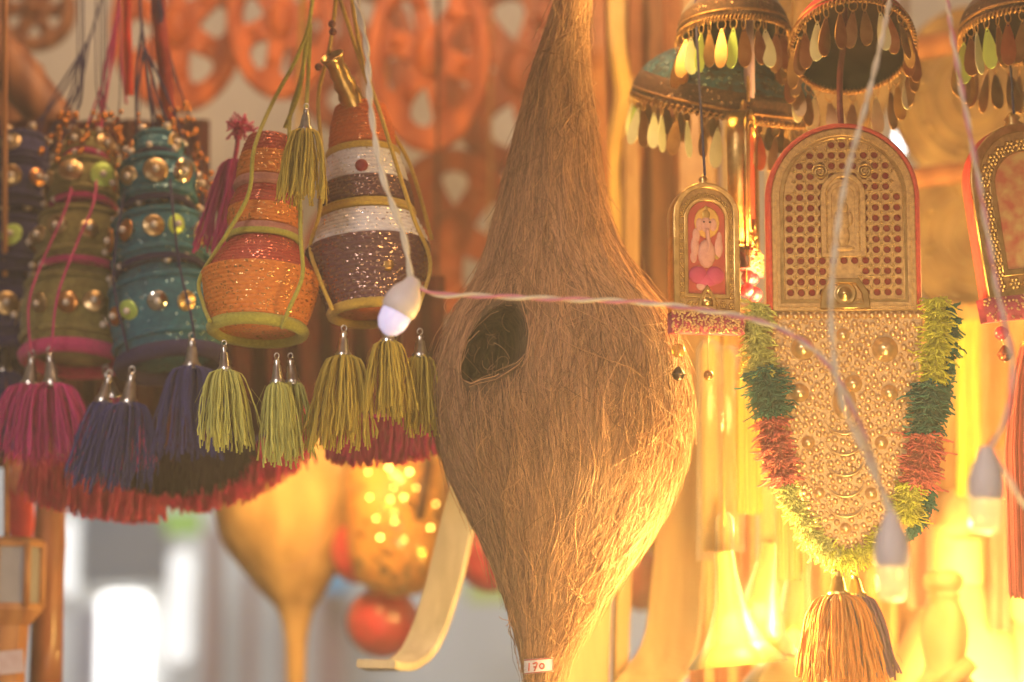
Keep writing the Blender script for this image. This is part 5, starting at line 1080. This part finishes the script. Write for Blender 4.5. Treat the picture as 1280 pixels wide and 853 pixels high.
# clear plastic sleeves and yellow trumpet lamps
plast = pm('clear_plastic', (.95, .9, .78), (.9, .85, .7), rough=.12, trans=.85, alpha=.55, spec=.5); yel_in = pm('yellow_satin', (0.80, 0.52, 0.12), (0.70, 0.40, 0.08), scale=40, stretch=(1, 1, .2), rough=.4)
for i, (x, w_, y0, y1, Yq) in enumerate(((886, 17, 425, 700, .20), (908, 20, 432, 690, .23), (958, 15, 560, 720, .22), (905, 12, 640, 800, .16))):
    s = S(Yq); t = root('plastic_sleeve', ('narrow clear plastic sleeve nearest the nest, below the elephant amulet', 'wider clear plastic sleeve next to the gold silk tassel', 'clear plastic sleeve between the two silk tassels', 'short clear plastic sleeve just above the yellow trumpet lamps')[i], 'plastic sleeve', P(x, y1, Yq), 'clear plastic sleeves')
    m = MB(); m.lathe([(w_ * .5 * s, 0), (w_ * s, -10 * s), (w_ * s, -(y1 - y0) * .5 * s), (w_ * 1.05 * s, -(y1 - y0) * s)], 28, Matrix.Translation(P(x, y0, Yq)) @ Matrix.Diagonal((1, .35, 1, 1)), cap=False, fn=lambda r_, z_, a_, i_: r_ * (1 + .07 * math.sin(3 * a_ + i_ * 1.3))); m.build('sleeve', plast, t)
    m = MB(); m.lathe([(w_ * .3 * s, -4 * s), (w_ * .5 * s, -14 * s), (w_ * .55 * s, -(y1 - y0) * .6 * s), (w_ * .6 * s, -(y1 - y0) * .96 * s)], 20, Matrix.Translation(P(x, y0, Yq)) @ Matrix.Diagonal((1, .3, 1, 1)), fn=lambda r_, z_, a_, i_: r_ * (1 + .1 * math.sin(5 * a_))); m.build('satin', yel_in, t)
    m = MB(); cord(m, [P(x, y0, Yq), P(x, y0 - 60, Yq), P(x, -95, .5)], .0008); m.build('cord', c_yel, t)
trm = pm('yellow_trumpet', (0.90, 0.66, 0.14), (0.85, 0.56, 0.10), scale=60, stretch=(1, 1, .3), rough=.45, trans=.75, spec=.5)
bul = pm('hot_bulb', (1, .9, .6), emit=(1, .78, .30), estr=20)
for i, (x, yt, yb_, rt, rb, Yq, tilt) in enumerate(((905, 690, 830, 13, 62, .12, -.10), (962, 680, 812, 13, 58, .20, .16), (1000, 690, 860, 14, 60, .30, .1))):
    s = S(Yq); H_ = (yb_ - yt) * s; t = root('trumpet_lamp', ('flared yellow trumpet lamp nearest the nest, lit inside', 'flared yellow trumpet lamp between the other two, lit inside', 'rear yellow trumpet lamp beside the orange wool tassel')[i], 'lamp', P(x, yb_, Yq), 'yellow trumpet lamps')
    M = Matrix.Translation(P(x, yt, Yq)) @ Matrix.Rotation(tilt, 4, 'Y'); fnf = lambda r_, z_, a_, i_: r_ * (1 + (.04 * math.cos(5 * a_) + .03 * math.sin(3 * a_)) * (-z_ / H_) ** 3)
    pr = [(rt, 0), (rt * 1.1, .2), (rt * 1.5, .45), (rt * 2.1, .62), (rb * .62, .8), (rb, 1.0)]; pr = [(a_ * s, -b_ * H_) for a_, b_ in pr]
    m = MB(); m.lathe(pr + [(a_ - .0012, b_) for a_, b_ in pr[::-1]], 42, M, cap=False, fn=fnf); m.build('shade', trm, t)
    m = MB(); m.ball(M @ Vector((0, 0, -H_ * .62)), 9 * s, 14, 9, (1, 1, 1.3)); m.build('bulb', bul, t); lamp('trumpet_bulb', 'POINT', M @ Vector((0, 0, -H_ * .66)), .7, WARM, .012)
    m = MB(); cord(m, [M @ Vector((0, 0, -H_ * .5)), M @ Vector((0, 0, 0)), P(x, yt - 80, Yq + .05), P(x, -95, .5)], .0012); m.lathe([(7 * s, -H_ * .56), (8 * s, -H_ * .4), (4 * s, -H_ * .3)], 14, M); m.build('holder', goldd, t)

# bottom right: turned finial on a carved base; pale bells
finw = pm('light_turned_wood', (0.60, 0.38, 0.16), (0.5, 0.29, 0.11), scale=14, mix='wood', rough=.45)
Y = .30; s = S(Y); t = root('turned_finial', 'turned wooden finial with round knob on a carved base at lower right', 'finial', P(1182, 900, Y))
prof = [(34, 0), (34, 8), (28, 14), (24, 24), (25, 34), (28, 52), (29, 66), (26, 84), (20, 98), (17, 106), (20, 109), (20, 112), (16, 114), (22, 118), (25, 126), (24, 134), (17, 140), (5, 142), (.1, 142)]
m = MB(); m.lathe([(a * s, b * s) for a, b in prof], 32, Matrix.Translation(P(1182, 858, Y))); m.build('spindle', finw, t)
m = MB(); boxm(m, -110 * s, 60 * s, -.02, .02, -60 * s, 0, Matrix.Translation(P(1182, 858, Y))); bo = m.build('base_block', finw, t, smooth=False); md = bo.modifiers.new('bevel', 'BEVEL'); md.width = .008; md.segments = 3
m = MB(); m.tube([P(1180, 862, Y - .02), P(1200, 842, Y - .025), P(1214, 828, Y - .03)], [14 * s, 11 * s, 10 * s], 16); m.build('spout', finw, t)
Y = .62; s = S(Y)
for (x, yt, yb_, k, lab) in ((1202, 618, 900, 1.0, 'pale yellow domed wooden bell figure behind the finial'), (1302, 690, 920, 1.0, 'pale yellow domed bell figure cropped by the lower right edge')):
    h = (yb_ - yt) * s; t = root('bell_figure', lab, 'figurine', P(x, yb_, Y), 'bell figures at lower right'); m = MB()
    m.lathe([(a * s * k, b * h) for a, b in ((105, 0), (98, .12), (78, .3), (55, .45), (38, .56), (35, .6))], 40, Matrix.Translation(P(x, yb_, Y)) @ Matrix.Diagonal((1, .8, 1, 1))); m.build('skirt', pm('pale_yellow_paint', (0.80, 0.62, 0.28), (0.74, 0.54, 0.22), scale=20, rough=.5), t)
    m = MB(); m.lathe([(a * s * k, b * h) for a, b in ((33, .58), (33, .8), (36, .82), (33, .85), (28, .93), (16, .985), (.1, 1))], 32, Matrix.Translation(P(x, yb_, Y))); m.build('domed_head', MATS['pale_yellow_paint'], t)
    m = MB(); m.tube([P(x, yt, Y) + Vector((34 * s * math.cos(a), 34 * s * math.sin(a), -h * .2)) for a in np.linspace(0, 6.28, 30, endpoint=False)], 3 * s, 6, closed=True); m.build('neck_ring', finw, t)

# ================================================================== HAZE BOX ADDED FOR THE LENS GLARE VEIL
m = MB(); boxm(m, -7, 7, -2.4, 7.6, -1.0, 5.2)
hz = m.build('glare_haze', bpy.data.materials.new('glare_air'), None, (0, 2, 0), smooth=False); hz['kind'] = 'stuff'; hz.data.materials.clear()
hm = bpy.data.materials.new('warm_glare_haze'); hm.use_nodes = True; nt = hm.node_tree; nt.nodes.clear(); out = nt.nodes.new('ShaderNodeOutputMaterial'); pv = nt.nodes.new('ShaderNodeVolumePrincipled')
pv.inputs['Color'].default_value = (0.97, 0.95, 0.92, 1); pv.inputs['Density'].default_value = 0.066; pv.inputs['Anisotropy'].default_value = 0.35
nt.links.new(pv.outputs[0], out.inputs['Volume']); hz.data.materials.append(hm)
